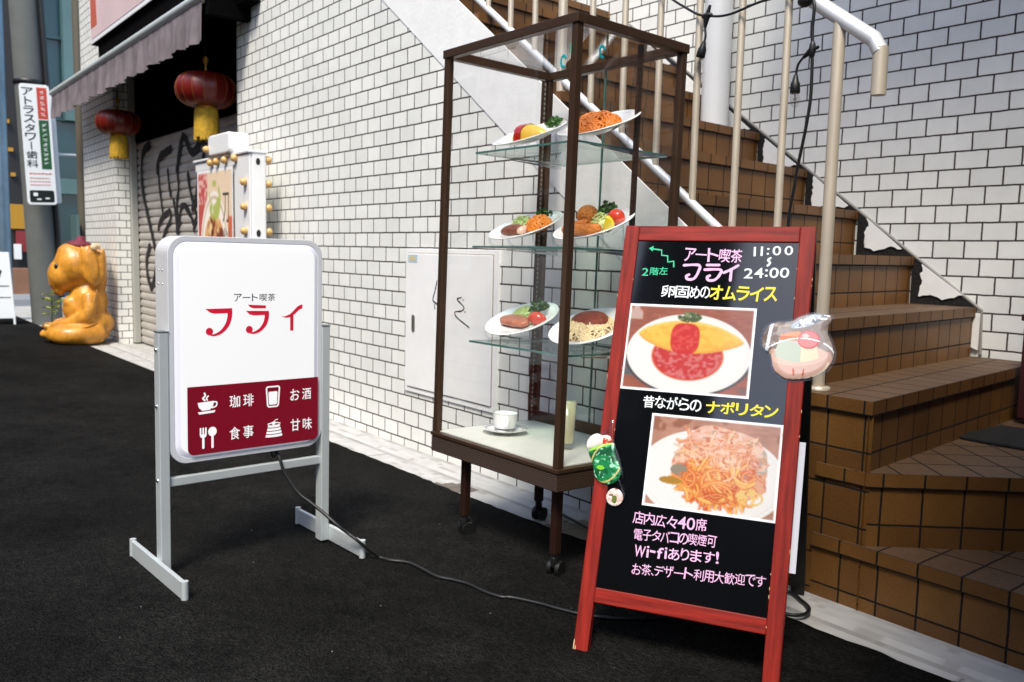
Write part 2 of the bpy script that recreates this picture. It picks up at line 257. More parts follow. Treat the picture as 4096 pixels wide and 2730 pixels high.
def tag(o, label=None, cat=None, group=None, kind=None):
    if label: o['label'] = label
    if cat: o['category'] = cat
    if group: o['group'] = group
    if kind: o['kind'] = kind
    return o
def thing(name, label, cat, loc=(0, 0, 0), rot=(0, 0, 0), group=None):
    o = bpy.data.objects.new(name, None); o.empty_display_size = .1; COL.objects.link(o); o.location = loc; o.rotation_euler = rot
    return tag(o, label, cat, group)
def dup(root, loc, rot=None, label=None):
    r = root.copy(); COL.objects.link(r); r.location = loc
    if rot: r.rotation_euler = rot
    if label: r['label'] = label
    for ch in list(root.children):
        c = ch.copy(); COL.objects.link(c); c.parent = r
        for g in ch.children: d = g.copy(); COL.objects.link(d); d.parent = c
    return r
def rrect(x0, z0, x1, z1, r, n=6, rs=None):
    """ccw rounded rectangle; rs = radii for bl, br, tr, tl"""
    rs = rs or [r]*4; out = []
    for (cx, cz, a0, q) in ((x0, z0, 180, 0), (x1, z0, 270, 1), (x1, z1, 0, 2), (x0, z1, 90, 3)):
        q = rs[q]; sx = cx+q if cx == x0 else cx-q; sz = cz+q if cz == z0 else cz-q
        if q == 0: out.append((cx, cz)); continue
        for i in range(n+1): a = R(a0+90*i/n); out.append((sx+q*math.cos(a), sz+q*math.sin(a)))
    return out
def smooth_path(pts, k=6):
    P = [Vector(p) for p in pts]; out = []
    for i in range(len(P)-1):
        a, b, c, d = P[max(i-1, 0)], P[i], P[i+1], P[min(i+2, len(P)-1)]
        for j in range(k):
            t = j/k; out.append(.5*((2*b)+(c-a)*t+(2*a-5*b+4*c-d)*t*t+(3*b-a-3*c+d)*t**3))
    return out+[P[-1]]
def ribbon(mb, pts, wd, y, mi=0, M=None, k=5, jit=0):
    """flat brush stroke in the x,z plane at depth y"""
    P = smooth_path([(p[0], 0, p[1]) for p in pts], k) if k > 1 else [Vector((p[0], 0, p[1])) for p in pts]
    v = []
    for i, p in enumerate(P):
        t = (P[min(i+1, len(P)-1)]-P[max(i-1, 0)]); t = t.normalized() if t.length > 1e-9 else Vector((1, 0, 0))
        nrm = Vector((-t.z, 0, t.x)); q = wd*.5*(1+random.uniform(-jit, jit))
        v += [(p.x+nrm.x*q, y, p.z+nrm.z*q), (p.x-nrm.x*q, y, p.z-nrm.z*q)]
    fs = [[2*i, 2*i+1, 2*i+3, 2*i+2] for i in range(len(P)-1)]
    mb.add(v, fs, None, mi, M)
    for e in (P[0], P[-1]):      # round ends
        c = [(e.x+wd*.5*math.cos(2*math.pi*j/8), y-.00004, e.z+wd*.5*math.sin(2*math.pi*j/8)) for j in range(8)]
        mb.add(c, [list(range(8))], None, mi, M)
_fc = bpy.data.curves.new('glyph', 'FONT'); _fo = bpy.data.objects.new('glyph', _fc)
def glyph(ch, offset=0):
    _fc.body = ch; _fc.offset = offset; _fc.resolution_u = 4
    if _fo.name not in COL.objects: COL.objects.link(_fo)
    bpy.context.view_layer.update(); dg = bpy.context.evaluated_depsgraph_get()
    me = bpy.data.meshes.new_from_object(_fo.evaluated_get(dg))
    v = [(p.co.x, p.co.y) for p in me.vertices]; f = [list(p.vertices) for p in me.polygons]; bpy.data.meshes.remove(me)
    return v, f
def text(mb, s, x0, z0, wd, h, y, slope=0, offset=0, jit=0, mi=0, vertical=False, M=None, gap=.12, narrow=None):
    """lay the string into the box x0..x0+wd, z0..z0+h (flat glyphs at depth y); jit gives a hand-written wobble"""
    n = len(s); narrow = narrow or {}
    ws = [narrow.get(c, 1.0) for c in s]; tot = sum(ws)+gap*(n-1); cur = 0
    for i, c in enumerate(s):
        v, f = glyph(c, offset)
        if v:
            xs = [p[0] for p in v]; zs = [p[1] for p in v]; bx0, bx1, bz0, bz1 = min(xs), max(xs), min(zs), max(zs)
            if vertical:
                ch = h/n; cw = wd; X = x0; Z = z0+h-(i+1)*ch; ch *= .86
            else:
                u = wd/tot; X = x0+cur*u; Z = z0+slope*(cur/tot)*wd; cw = ws[i]*u; ch = h
            sx = cw/max(bx1-bx0, 1e-3); sz = ch/max(bz1-bz0, 1e-3)
            if c in 'ー一-~': sz = sx*.9; Z += ch*.45
            elif c in '、。': sx = sz = ch*.25/max(bz1-bz0, 1e-3)
            elif c in ':': sz *= .75; Z += ch*.1; sx = min(sx, sz*1.2)
            else: sx = min(sx, sz*1.3)
            a = random.uniform(-jit, jit)*.12; jx = random.uniform(-jit, jit)*.03*cw; jz = random.uniform(-jit, jit)*.06*ch; k = 1+random.uniform(-jit, jit)*.07
            ca, sa = math.cos(a), math.sin(a); out = []
            for p in v:
                px, pz = (p[0]-(bx0+bx1)/2)*sx, (p[1]-bz0)*sz*k-ch/2
                out.append((X+cw/2+jx+px*ca-pz*sa, y, Z+ch/2+jz+px*sa+pz*ca))
            mb.add(out, f, None, mi, M)
        cur += ws[i]+gap
    return mb
def word(parent, m, *a, **k):
    mb = MB(); text(mb, *a, **k); return mb.build('lettering', m, parent)
def painted(name, nx, nz, fn, x0, z0, x1, z1, y, material, parent=None, thick=0, soft=0):
    """a flat print: grid in the x,z plane whose colours come from fn(u,v)->rgb (linear)"""
    u, v = np.meshgrid((np.arange(nx)+.5)/nx, (np.arange(nz)+.5)/nz)
    c = fn(u, v)                              # nz,nx,3 one colour per cell
    if soft:                                  # a print never has edges sharper than its own screen
        for _ in range(soft):
            q = np.pad(c, ((1, 1), (1, 1), (0, 0)), 'edge'); c = (q[:-2, 1:-1]+q[2:, 1:-1]+q[1:-1, :-2]+q[1:-1, 2:]+2*c)/6
        c = c*(1+(rng.random(c.shape[:2])[..., None]-.5)*.10)
    xs = np.linspace(x0, x1, nx+1); zs = np.linspace(z0, z1, nz+1); X, Z = np.meshgrid(xs, zs)
    V = np.c_[X.ravel(), np.full(X.size, y), Z.ravel()]
    i, j = np.meshgrid(np.arange(nx), np.arange(nz)); a = (j*(nx+1)+i).ravel(); F = np.c_[a, a+1, a+nx+2, a+nx+1]
    me = bpy.data.meshes.new(name); me.from_pydata(V.tolist(), [], F.tolist())
    at = me.color_attributes.new('Col', 'FLOAT_COLOR', 'CORNER')
    cc = np.concatenate([np.clip(c, 0, 1).reshape(-1, 3), np.ones((nx*nz, 1))], 1); cc = np.repeat(cc, 4, 0)
    at.data.foreach_set('color', cc.astype(np.float32).ravel()); me.materials.append(MATS[material]); me.update()
    o = bpy.data.objects.new(name, me); COL.objects.link(o)
    if parent: o.parent = parent
    return o
def vnoise(u, v, s, seed=0):
    """smooth value noise 0..1"""
    g = np.random.default_rng(seed).random((int(s)+3, int(s)+3)); x = u*s; z = v*s; i = np.clip(x.astype(int), 0, int(s)+1); j = np.clip(z.astype(int), 0, int(s)+1); fx = x-i; fz = z-j
    fx = fx*fx*(3-2*fx); fz = fz*fz*(3-2*fz)
    return (g[j, i]*(1-fx)+g[j, i+1]*fx)*(1-fz)+(g[j+1, i]*(1-fx)+g[j+1, i+1]*fx)*fz
def fbm(u, v, s, seed=0): return (vnoise(u, v, s, seed)+.5*vnoise(u, v, s*2, seed+1)+.25*vnoise(u, v, s*4, seed+2))/1.75
def mixc(c, m, col): m = np.clip(m, 0, 1)[..., None]; return c*(1-m)+np.array(col)*m
def sstep(a, b, x): t = np.clip((x-a)/(b-a), 0, 1); return t*t*(3-2*t)

# ================================================================== SETTING
ROADK = .023
def gz(x, y): return max(0., ROADK*(-y-.22))
# road: rises gently away from the gutter
mb = MB()
edge = [(-60, -.30), (-9.4, -.30), (-8.04, -.286), (-6.2, -.263), (-4.5, -.247), (-3.56, -.238), (-3.17, -.232), (-2.76, -.231), (-2.48, -.233), (-1.94, -.217), (-1.5, -.20), (-1.145, -.187), (-.94, -.183), (-.75, -.177), (.5, -.16), (6, -.1), (40, -.1)]
fine = []
for (a, b), (c, d) in zip(edge, edge[1:]):
    n = max(1, int((c-a)/.035)) if -5 < a < .6 else 1
    for i in range(n):
        t = i/n; fine.append((a+(c-a)*t, b+(d-b)*t+(random.uniform(-.006, .006) if n > 1 else 0)))
fine.append(edge[-1])
ys = [0, -.006, -.05, -.5, -1.4, -3, -8, -60]
vs = []
for x, y in fine:
    for k, dy in enumerate(ys):
        yy = y+dy; z = 0.002 if k == 0 else (.008 if k == 1 else gz(x, yy)+.008)
        vs.append((x, yy, z-(.03 if k == 0 else 0)))
m_ = len(ys); fs = [[i*m_+k, i*m_+k+1, (i+1)*m_+k+1, (i+1)*m_+k] for i in range(len(fine)-1) for k in range(m_-1)]
mb.add(vs, fs); tag(mb.build('road', 'asphalt', smooth=True), kind='structure')
# side street ground beyond the corner and general ground under everything
mb = MB(); mb.add([(-60, -.32, -.012), (40, -.32, -.012), (40, 40, -.012), (-60, 40, -.012)], [(0, 1, 2, 3)])
tag(mb.build('ground', 'curb'), kind='structure')
# concrete gutter with dirt and joints painted as real stains
def gut(u, v):
    x = -9.6+u*12.6; yy = v
    base = .44+.12*(fbm(u*4 % 1, v*.2, 60, 3)-.5)+.10*(fbm(u, v, 120, 9)-.5)
    c = np.stack([base*1.0, base*.99, base*.955], -1)
    line = np.exp(-((yy-.64)/.022)**2)*(.35+.4*vnoise(u, v*0, 90, 5)); c = mixc(c, line, (.10, .085, .07))
    c = mixc(c, np.exp(-((1-yy)/.05)**2)*.75*vnoise(u, v, 200, 4), (.09, .075, .06))
    for jx in np.arange(-9.3, 3, .61):
        c = mixc(c, np.exp(-((x-jx-.05*(yy-.3))/.006)**2)*(yy < .64)*.7, (.10, .09, .08))
    d = np.exp(-(((x+2.60-.25*(yy-.4))/.14)**2+((yy-.34)/.42)**2)*1.3)*(.5+fbm(u, v, 400, 8)); c = mixc(c, (d > .55)*.85, (.085, .065, .05))
    d = np.exp(-(((x+1.95)/.16)**2+((yy-.45)/.5)**2))*(.4+fbm(u, v, 500, 18)); c = mixc(c, (d > .55)*.75, (.12, .095, .065))
    d = sstep(.62, .75, fbm(u, v*.4, 180, 28)); c = mixc(c, d*.35, (.17, .15, .12))
    return c
o = painted('gutter', 2400, 16, gut, -9.6, -.36, 3.0, 0.0, 0, 'painted_concrete')
for p in o.data.vertices: p.co = (p.co.x, p.co.z, -.002+(.006 if p.co.z > -.1 else 0))
o.data.update(); tag(o, kind='structure')

def tiled(mb, poly, y, lo, hi, right=False):
    """wall slab with brick UVs; poly in x,z"""
    off = (4.011-.5*BW, -.6*.066) if not right else (4.011-21.1176*BW, -.633*.066)
    k = len(mb.uv); mb.prism(poly, 1, lo, hi)
    for i in range(k, len(mb.uv)): mb.uv[i] = [(p[0]+off[0], p[1]+off[1]) for p in mb.uv[i]]
    return mb
bld = thing('tiled_building', 'white tiled building with dark grout, shuttered shopfront and outside stair recess', 'building')
ZT = 3.6
lowz = lambda x: 2.002-.735*(x+3.472)        # underside line of the stair stringer
xt = -3.472+(2.002-ZT)/.735
mb = MB(); tiled(mb, [(-5.24, -.05), (-1.38, -.05), (-1.38, lowz(-1.38)+.02), (-5.24, lowz(-5.24)+.02)], 0, 0, .11); mb.build('wall', 'white_tile', bld)
# pillar: street face and the return into the shopfront
mb = MB(); tiled(mb, [(-9.33, -.05), (-8.16, -.05), (-8.16, ZT+.6), (-9.33, ZT+.6)], 0, 0, .12)
for i, f in enumerate(mb.f):           # the return faces +x: run its courses along y
    P = [Vector(mb.v[k]) for k in f]
    if all(abs(p.x+8.16) < 1e-4 for p in P): mb.uv[i] = [(p.y+.03, p.z-.6*.066) for p in P]
mb.build('pillar', 'white_tile', bld)
mb = MB(); tiled(mb, [(-8.16, 2.60), (-5.24, 2.60), (-5.24, ZT+.6), (-8.16, ZT+.6)], 0, .01, .12); mb.build('upper_wall', 'white_tile', bld)
mb = MB(); tiled(mb, [(-5.5, -.05), (4.5, -.05), (4.5, 4.6), (-5.5, 4.6)], 0, 1.307, 1.45, True); mb.build('back_wall', 'white_tile', bld)
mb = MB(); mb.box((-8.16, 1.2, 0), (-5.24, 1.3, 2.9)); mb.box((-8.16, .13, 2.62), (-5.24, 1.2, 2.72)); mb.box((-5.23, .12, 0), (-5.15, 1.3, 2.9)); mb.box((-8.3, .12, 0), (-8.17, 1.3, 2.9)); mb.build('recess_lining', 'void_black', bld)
# torn plaster skirting along the stair, one triangle per step, with the ragged dark backing
sk = MB(); back = MB(); STEP = .2445; NOSE = {4: (-1.381, .722), 5: (-1.625, .904), 6: (-1.863, 1.086), 7: (-2.113, 1.266), 8: (-2.367, 1.445), 9: (-2.61, 1.625), 10: (-2.855, 1.805), 11: (-3.1, 1.985)}
for k in range(4, 11):
    (x0, z0), (x1, z1) = NOSE[k], NOSE[k+1]
    back.prism([(x1-.005, z0-.01), (x0, z0-.01), (x0, z0+.004), (x1-.005, z1+.006)], 1, 1.300, 1.3068)
    zz = lambda x: z0+(x0-x)*(z1-z0)/(x0-x1)
    low, vert = [], []; n = 11
    rag = .012 if k > 5 else .026
    for i in range(n+1):
        t = i/n; low.append((x1+.032+(x0-.05-x1-.032)*t, z0+.012+(rag*(.4+.6*math.sin(t*4+k)**2))+random.uniform(-.004, .004)))
    for i in range(1, n):
        t = i/n; xx = x1+.030+rag*.6*(1-t)*abs(math.sin(t*5+k*2))+random.uniform(-.004, .004); vert.append((xx, zz(xx)-.004-(zz(xx)-.004-z0-.02)*t))
    poly = low+[(x1+.034, zz(x1+.034)-.004)]+vert
    sk = MB(); sk.prism(poly, 1, 1.294, 1.2995); sk.build('skirting', 'plaster_white', bld)
sk = MB(); sk.prism([(-1.392+random.uniform(-.006, .006)*(i % 2), .575+.016*i) for i in range(9)][::-1]+[(-1.363, .565), (-1.363, .70)], 1, 1.294, 1.3065)
tag(back.build('skirting_backing', 'torn_black', bld)); sk.build('skirting', 'plaster_white', bld)
mb = MB(); mb.tube([(-3.2, 1.302, 2.076), (-1.362, 1.302, .712), (-1.355, 1.302, .55)], .006, 6); mb.build('skirting_trim', 'trim_grey', bld)
# roller shutter with slats, guide rail and sprayed tag
shut = MB(); prof = []
z = 0.
while z < 1.78:
    prof += [(.186, z), (.176, z+.012), (.174, z+.034), (.178, z+.054), (.187, z+.062)]; z += .066
v = []; fs = []
for i, (y, zz_) in enumerate(prof): v += [(-8.1, y, zz_), (-5.24, y, zz_)]
fs = [[2*i, 2*i+1, 2*i+3, 2*i+2] for i in range(len(prof)-1)]
shut.add(v, fs); so_ = shut.build('shutter', 'shutter_paint', bld)
mb = MB(); mb.box((-8.16, .122, 0), (-8.095, .172, 2.6)); mb.build('guide_rail', 'guide_rail', so_, bevel=.004)
mb = MB(); mb.box((-8.09, .16, 1.78), (-5.25, .2, 2.6)); mb.build('shutter_header', 'void_black', so_)
G = [[(-7.701, 1.730), (-7.901, 1.682), (-7.965, 1.529), (-7.930, 1.339), (-7.812, 1.148), (-7.681, .960), (-7.625, .868)], [(-7.769, .867), (-7.859, .771), (-7.868, .657), (-7.810, .564), (-7.731, .520), (-7.644, .608), (-7.574, .703)],
     [(-7.499, 1.501), (-7.431, 1.602), (-7.136, 1.649)], [(-6.980, 1.477), (-6.860, 1.685), (-6.780, 1.711), (-6.608, 1.583), (-6.315, 1.677), (-6.355, 1.563), (-6.397, 1.435)], [(-7.469, 1.499), (-7.448, 1.364), (-7.373, 1.157)],
     [(-7.504, 1.015), (-7.438, 1.086), (-7.196, 1.161), (-7.172, 1.091), (-7.294, 1.013), (-7.372, .951)], [(-7.218, 1.484), (-7.184, 1.352), (-7.146, 1.281)], [(-6.981, 1.470), (-6.948, 1.341), (-6.996, 1.216), (-6.969, .994)],
     [(-7.078, 1.244), (-7.030, 1.114), (-7.010, .994)], [(-6.952, 1.045), (-6.904, 1.171), (-6.810, 1.194), (-6.684, 1.124), (-6.612, 1.057)], [(-6.718, 1.429), (-6.662, 1.288), (-6.557, 1.138)],
     [(-6.602, 1.008), (-6.534, 1.105), (-6.461, 1.111), (-6.416, 1.054)], [(-6.493, 1.440), (-6.525, 1.282), (-6.631, 1.164)], [(-6.579, 1.203), (-6.431, 1.222)]]
mb = MB()
for i, q in enumerate(G): ribbon(mb, q, .075 if i < 4 else .05, .172-i*.0002, jit=.25)
mb.build('graffiti', 'spray_black', so_)

# ------------------------------------------------------------------ staircase
st = thing('staircase', 'outdoor stair clad in brown square tiles with white painted stringer', 'staircase')
SK = -.11/1.307
X0 = {3: -1.055, 4: -1.27, 5: -1.515, 6: -1.758, 7: -2.002, 8: -2.256, 9: -2.50, 10: -2.745, 11: -2.99, 12: -3.235}
Z0 = {1: .172, 2: .36, 3: .54, 4: .722, 5: .904, 6: 1.086, 7: 1.266, 8: 1.445, 9: 1.625, 10: 1.805, 11: 1.985, 12: 2.165}
def step_mesh(poly_front, back_pts, ztop, zbot, nose=.036):
    """poly_front: list of plan points of the nosing line(s) seen from outside (ccw); back_pts close the plan."""
    mb = MB(); P = [Vector((*p, 0)) for p in poly_front]
    plan = [tuple(p[:2]) for p in poly_front]+list(back_pts); n = len(plan)
    # inset body below the nosing
    L = 0; segs = []
    for i in range(len(P)-1):
        a, b = P[i], P[i+1]; d = (b-a); ln = d.length; d.normalize(); nn = Vector((d.y, -d.x, 0))
        for (za, zb_, off, row) in ((ztop-nose, ztop, 0, None), (zbot, ztop-nose, .008, None)):
            a2 = a-nn*off; b2 = b-nn*off
            vs_ = [(a2.x, a2.y, za), (b2.x, b2.y, za), (b2.x, b2.y, zb_), (a2.x, a2.y, zb_)]
            v0 = .0965*40-(ztop-nose)       # a joint runs just under the nosing, then every 96.5 mm
            if off == 0: uvq = [(L+.02, .0965*60-.0001), (L+ln+.02, .0965*60-.0001), (L+ln+.02, .0965*60+zb_-za-.0001), (L+.02, .0965*60+zb_-za-.0001)]
            else: uvq = [(L+.02, za+v0), (L+ln+.02, za+v0), (L+ln+.02, zb_+v0), (L+.02, zb_+v0)]
            mb.add(vs_, [(0, 1, 2, 3)], [uvq], 0)
        vs_ = [(a.x, a.y, ztop-nose), (b.x, b.y, ztop-nose), (b.x-nn.x*.008, b.y-nn.y*.008, ztop-nose), (a.x-nn.x*.008, a.y-nn.y*.008, ztop-nose)]
        mb.add(vs_, [(0, 3, 2, 1)], None, 0)
        L += ln
    a, b = P[-2], P[-1]; d = (b-a).normalized(); nn = Vector((d.y, -d.x, 0))
    uvq = [((Vector((x, y, 0))-a).dot(d)+.02, -(Vector((x, y, 0))-a).dot(nn)+.0) for x, y in plan]
    mb.add([(x, y, ztop) for x, y in plan], [list(range(n))], [uvq], 1)
    return mb
def build_step(k, front, backp, zb): 
    o = step_mesh(front, backp, Z0[k], zb).build('step', ['brown_tile', 'brown_tread_tile'], st, weld=False); return o
# lower flight turning to the street
build_step(1, [(-1.2, -.010), (3.2, -.010)], [(3.2, 1.2), (-1.2, 1.2)], -.03)
C2 = (-1.057, -.006); D2 = Vector((.253, .288)).normalized(); E2 = (C2[0]+D2.x*1.0, C2[1]+D2.y*1.0)
build_step(2, [(-1.2, -.008), C2, E2], [(E2[0], 1.2), (-1.2, 1.2)], Z0[1]-.01)
build_step(3, [(-1.46, -.009), (X0[3], -.009), (X0[3]+SK*1.3, 1.3)], [(-1.7, 1.3)], -.03)
for k in range(4, 13):
    x = X0[k]; build_step(k, [(x-.42, .004), (x, .004), (x+SK*1.299, 1.299)], [(x-.5, 1.299)], Z0[k-1]-.02)
mb = MB(); up = lambda x: .973-.742*(x+1.652); xu = -1.652-(ZT+.3-.973)/.742
mb.prism([(-1.34, lowz(-1.34)), (-1.34, up(-1.34)-.012), (xu, up(xu)), (xt, ZT+.3), (xt, lowz(xt))], 1, -.0035, .0035); mb.build('stringer', 'plaster_white', st)

rl = thing('stair_railing', 'beige steel stair railing with round bright handrail', 'railing')
YR = .05; zb_ = lambda x: .983-.742*(x+1.612); zt_ = lambda x: 1.411-.742*(x+1.126)
mb = MB(); mb.tube([(-4.3, YR, zt_(-4.3)), (-1.145, YR, zt_(-1.145)+.004), (-1.1275, YR, zt_(-1.12)-.01)], .0195, 20); mb.build('handrail', 'rail_bright', rl, True)
mb = MB(); mb.tube([(-1.126, YR, 1.408), (-1.126, YR, 1.292)], .0182, 20); mb.build('end_drop', 'rail_steel', rl, True, bevel=.003)
mb = MB(); mb.tube([(-4.3, YR, zb_(-4.3)), (-1.26, YR, zb_(-1.26))], .0135, 12); mb.build('bottom_rail', 'rail_bright', rl, True)
mb = MB(); mb.tube([(-1.241, YR, .54), (-1.241, YR, zt_(-1.241)-.008)], .0158, 16); mb.lathe([(.03, .541), (.03, .549), (.017, .551)], 16, 0, Matrix.Translation((-1.241, YR, 0))); mb.build('post', 'rail_steel', rl, True)
mb = MB(); mb.tube([(-2.307, YR, 1.40), (-2.307, YR, zt_(-2.307)-.008)], .0165, 16); mb.build('post', 'rail_steel', rl, True)
for x in (-1.394, -1.545, -1.697, -1.850, -2.003, -2.155, -2.459, -2.603, -2.745, -2.9, -3.05, -3.2, -3.35):
    mb = MB(); mb.tube([(x, YR, zb_(x)), (x, YR, zt_(x)-.008)], .0105, 12); mb.build('baluster', 'rail_steel', rl, True)
tag(MB().tube([(-2.512, 1.16, 1.446), (-2.512, 1.16, 4.4)], .062, 28).build('drain_pipe', 'pipe_white', None, True), 'white round pipe standing on a brown stair tread by the tiled wall', 'pipe')

nb = thing('shade_wall', 'unseen dark grey wall added to shade the foot of the stair', 'wall')  # out of view, added to keep light off the lower steps
mb = MB(); mb.box((-.11, -1.35, -.02), (.06, 1.30, 2.75)); mb.build('shade_wall_body', 'concrete_far', nb, bevel=.01)
mb = MB(); mb.box((-.12, -1.36, 2.75), (.08, 1.30, 2.80)); mb.build('shade_wall_cap', 'concrete_far', nb, bevel=.01)
mb = MB(); mb.box((-1.72, .12, 3.30), (4, 1.306, 3.45)); mb.build('shade_slab', 'curb', bld)  # overhead slab out of view, added to shade the back wall and recess
# ------------------------------------------------------------------ string lights
sg = thing('string_light', 'black outdoor string light cable with two clear bulbs hung on the railing', 'string light')
mb = MB(); mb.tube(smooth_path([(-2.6, .03, 2.30), (-2.1, .03, 1.87), (-1.786, .03, 1.654), (-1.751, .03, 1.631), (-1.691, .03, 1.594), (-1.654, .03, 1.582), (-1.611, .03, 1.572), (-1.573, .03, 1.570), (-1.536, .03, 1.574), (-1.490, .03, 1.581), (-1.447, .03, 1.584), (-1.386, .03, 1.581), (-1.330, .03, 1.564)]), .0036, 8)
mb.tube(smooth_path([(-1.330, .03, 1.564), (-1.31, .026, 1.56), (-1.298, .02, 1.533), (-1.300, .02, 1.482), (-1.298, .02, 1.441), (-1.295, .02, 1.385), (-1.294, .02, 1.302), (-1.302, .02, 1.234), (-1.314, .02, 1.165), (-1.323, .02, 1.118), (-1.327, .02, 1.081), (-1.336, .02, 1.024), (-1.340, .02, .978), (-1.345, .02, .80), (-1.34, .0, .62)]), .0042, 8)
mb.build('cable', 'black_rubber', sg, True)
mb = MB(); mb.ell((-1.332, .03, 1.556), (.021, .016, .016)); mb.ell((-1.318, .03, 1.568), (.012, .012, .02)); mb.build('plug', 'black_rubber', sg, True)
for (cx, cy, cz, ang, drop) in ((-1.654, .03, 1.582, 0, [(-1.654, .03, 1.575), (-1.659, .03, 1.55), (-1.656, .03, 1.526), (-1.66, .03, 1.51), (-1.664, .03, 1.497), (-1.673, .03, 1.466), (-1.680, .03, 1.425)]), (-1.297, .02, 1.425, 1.5, [(-1.302, .02, 1.418), (-1.322, .02, 1.409), (-1.337, .02, 1.392), (-1.341, .02, 1.368), (-1.342, .02, 1.352), (-1.341, .02, 1.320), (-1.339, .02, 1.283)])):
    mb = MB(); mb.ell((cx, cy, cz), (.020, .009, .009) if not ang else (.009, .009, .024)); mb.tube([(cx, cy, cz), drop[1]], [.010, .004], 10)
    fin = (cx+.010, cy, cz+.028) if not ang else (cx+.018, cy, cz+.004)
    mb.tube([(cx, cy, cz), fin], [.007, .004], 8); mb.tube(smooth_path(drop[:4], 4), .0032, 8); mb.build('connector', 'black_rubber', sg, True)
    a, b, c = Vector(drop[4]), Vector(drop[5]), Vector(drop[6])
    mb = MB(); mb.tube([Vector(drop[3]), a, a.lerp(b, .25), b.lerp(a, .05), b], [.005, .009, .0125, .0132, .012], 14); sck = mb.build('socket', 'black_rubber', sg, True)
    d = (c-b); mb = MB(); mb.tube([b, b+d*.2, b+d*.5, b+d*.8, b+d*.95, c], [.0095, .0118, .0135, .0105, .006, .001], 16); mb.build('bulb', 'bulb_glass', sck, True)
    mb = MB(); mb.tube([b, b+d*.45], .0018, 6); mb.tube(smooth_path([b+d*.3+Vector((.006, 0, 0)), b+d*.55, b+d*.3-Vector((.006, 0, 0))], 4), .0007, 5); mb.build('filament', 'chrome', sck)

# ------------------------------------------------------------------ meter box in the wall
bx = thing('meter_box', 'white flush steel cabinet set in the tiled wall behind the food case', 'cabinet', (0, 0, 0))
mb = MB(); mb.prism([(-3.244, .262), (-2.57, .262), (-2.57, .894), (-3.244, .894)], 1, -.008, .001); mb.build('frame', 'box_white', bx, bevel=.002)
mb = MB(); mb.box((-3.223, -.0086, .283), (-2.60, -.0081, .877)); mb.build('door_gap', 'box_line', bx)
mb = MB(); mb.box((-3.219, -.014, .287), (-2.604, -.0087, .873)); dr = mb.build('door', 'box_white', bx, bevel=.002)
mb = MB(); mb.prism(rrect(-3.178, .532, -3.153, .607, .011), 1, -.0175, -.0141); lk = mb.build('lock', 'lock_metal', dr, bevel=.001)
mb = MB(); ribbon(mb, [(-3.165, .585), (-3.162, .572), (-3.168, .56), (-3.163, .548)], .004, -.0178); mb.build('latch_mark', 'ink_black', lk)
mb = MB(); mb.box((-3.213, -.0152, .835), (-3.137, -.0142, .868)); lb_ = mb.build('label', 'label_blue', dr)
mb = MB(); mb.box((-3.203, -.0156, .843), (-3.152, -.0153, .86)); 
mb.build('label_band', 'label_buff', lb_)
mb = MB(); ribbon(mb, [(-2.984, .760), (-2.996, .721), (-3.013, .683), (-2.999, .670), (-2.962, .659)], .007, -.0146, jit=.2); ribbon(mb, [(-3.0, .66), (-2.998, .642)], .006, -.0146); mb.build('graffiti', 'ink_black', dr); mb = MB()
ribbon(mb, [(-2.805, .701), (-2.835, .693), (-2.812, .679), (-2.785, .661), (-2.803, .647), (-2.849, .639), (-2.833, .618), (-2.749, .585)], .006, -.0146, jit=.2)
ribbon(mb, [(-2.793, .693), (-2.791, .692)], .006, -.0148); ribbon(mb, [(-2.779, .645), (-2.777, .644)], .006, -.0148); mb.build('graffiti', 'ink_black', dr)

# ------------------------------------------------------------------ shopfront: fascia sign, awning, lanterns
fs_ = thing('fascia_sign', 'pink and white shop sign box over the black shopfront', 'sign')
mb = MB(); mb.box((-8.24, -.15, 2.593), (-5.0, -.002, 4.2)); mb.build('sign_box', 'fascia_white', fs_, bevel=.004)
mb = MB(); mb.box((-8.20, -.153, 2.63), (-5.02, -.1505, 4.15)); mb.build('sign_face', 'fascia_pink', fs_)
mb = MB(); mb.prism([(-8.195, 2.72), (-7.98, 2.72), (-8.03, 3.2), (-8.0, 4.1), (-8.195, 4.1)], 1, -.1545, -.1532); mb.build('red_band', 'fascia_red', fs_)
mb = MB(); ribbon(mb, [(-7.50, 3.4), (-7.42, 3.1), (-7.28, 2.92)], .16, -.155); ribbon(mb, [(-7.05, 3.4), (-6.95, 3.15), (-6.78, 3.0)], .15, -.155); ribbon(mb, [(-6.5, 3.4), (-6.3, 2.95)], .15, -.155); mb.build('lettering', 'fascia_white', fs_)
mb = MB(); mb.box((-8.22, -.148, 2.588), (-5.02, -.004, 2.5925)); mb.build('underside', 'fascia_dark', fs_)
aw = thing('awning', 'faded mauve awning valance hanging from a pale bar over the shopfront', 'awning')
mb = MB(); mb.tube([(-9.35, -.25, 2.315), (-5.02, -.25, 2.315)], .032, 12); mb.build('front_bar', 'awning_bar', aw, True)
v = []; fs = []; n = 260
for i in range(n+1):
    x = -9.34+(4.26)*i/n; wv = .012*math.sin(x*23)+.008*math.sin(x*51+1); sc = .018*abs(math.sin((x+9.34)*math.pi/.55))
    for j in range(5): t = j/4; v.append((x, -.262+wv*t-.01*t, 2.29-t*(.215+sc)))
fs = [[i*5+j, (i+1)*5+j, (i+1)*5+j+1, i*5+j+1] for i in range(n) for j in range(4)]
mb = MB(); mb.add(v, fs); mb.build('valance', 'awning_cloth', aw, True)
mb = MB(); mb.add([(-9.34, -.25, 2.33), (-5.03, -.25, 2.33), (-5.03, -.01, 2.45), (-9.34, -.01, 2.45)], [(0, 1, 2, 3)]); mb.build('awning_cloth', 'awning_cloth', aw)
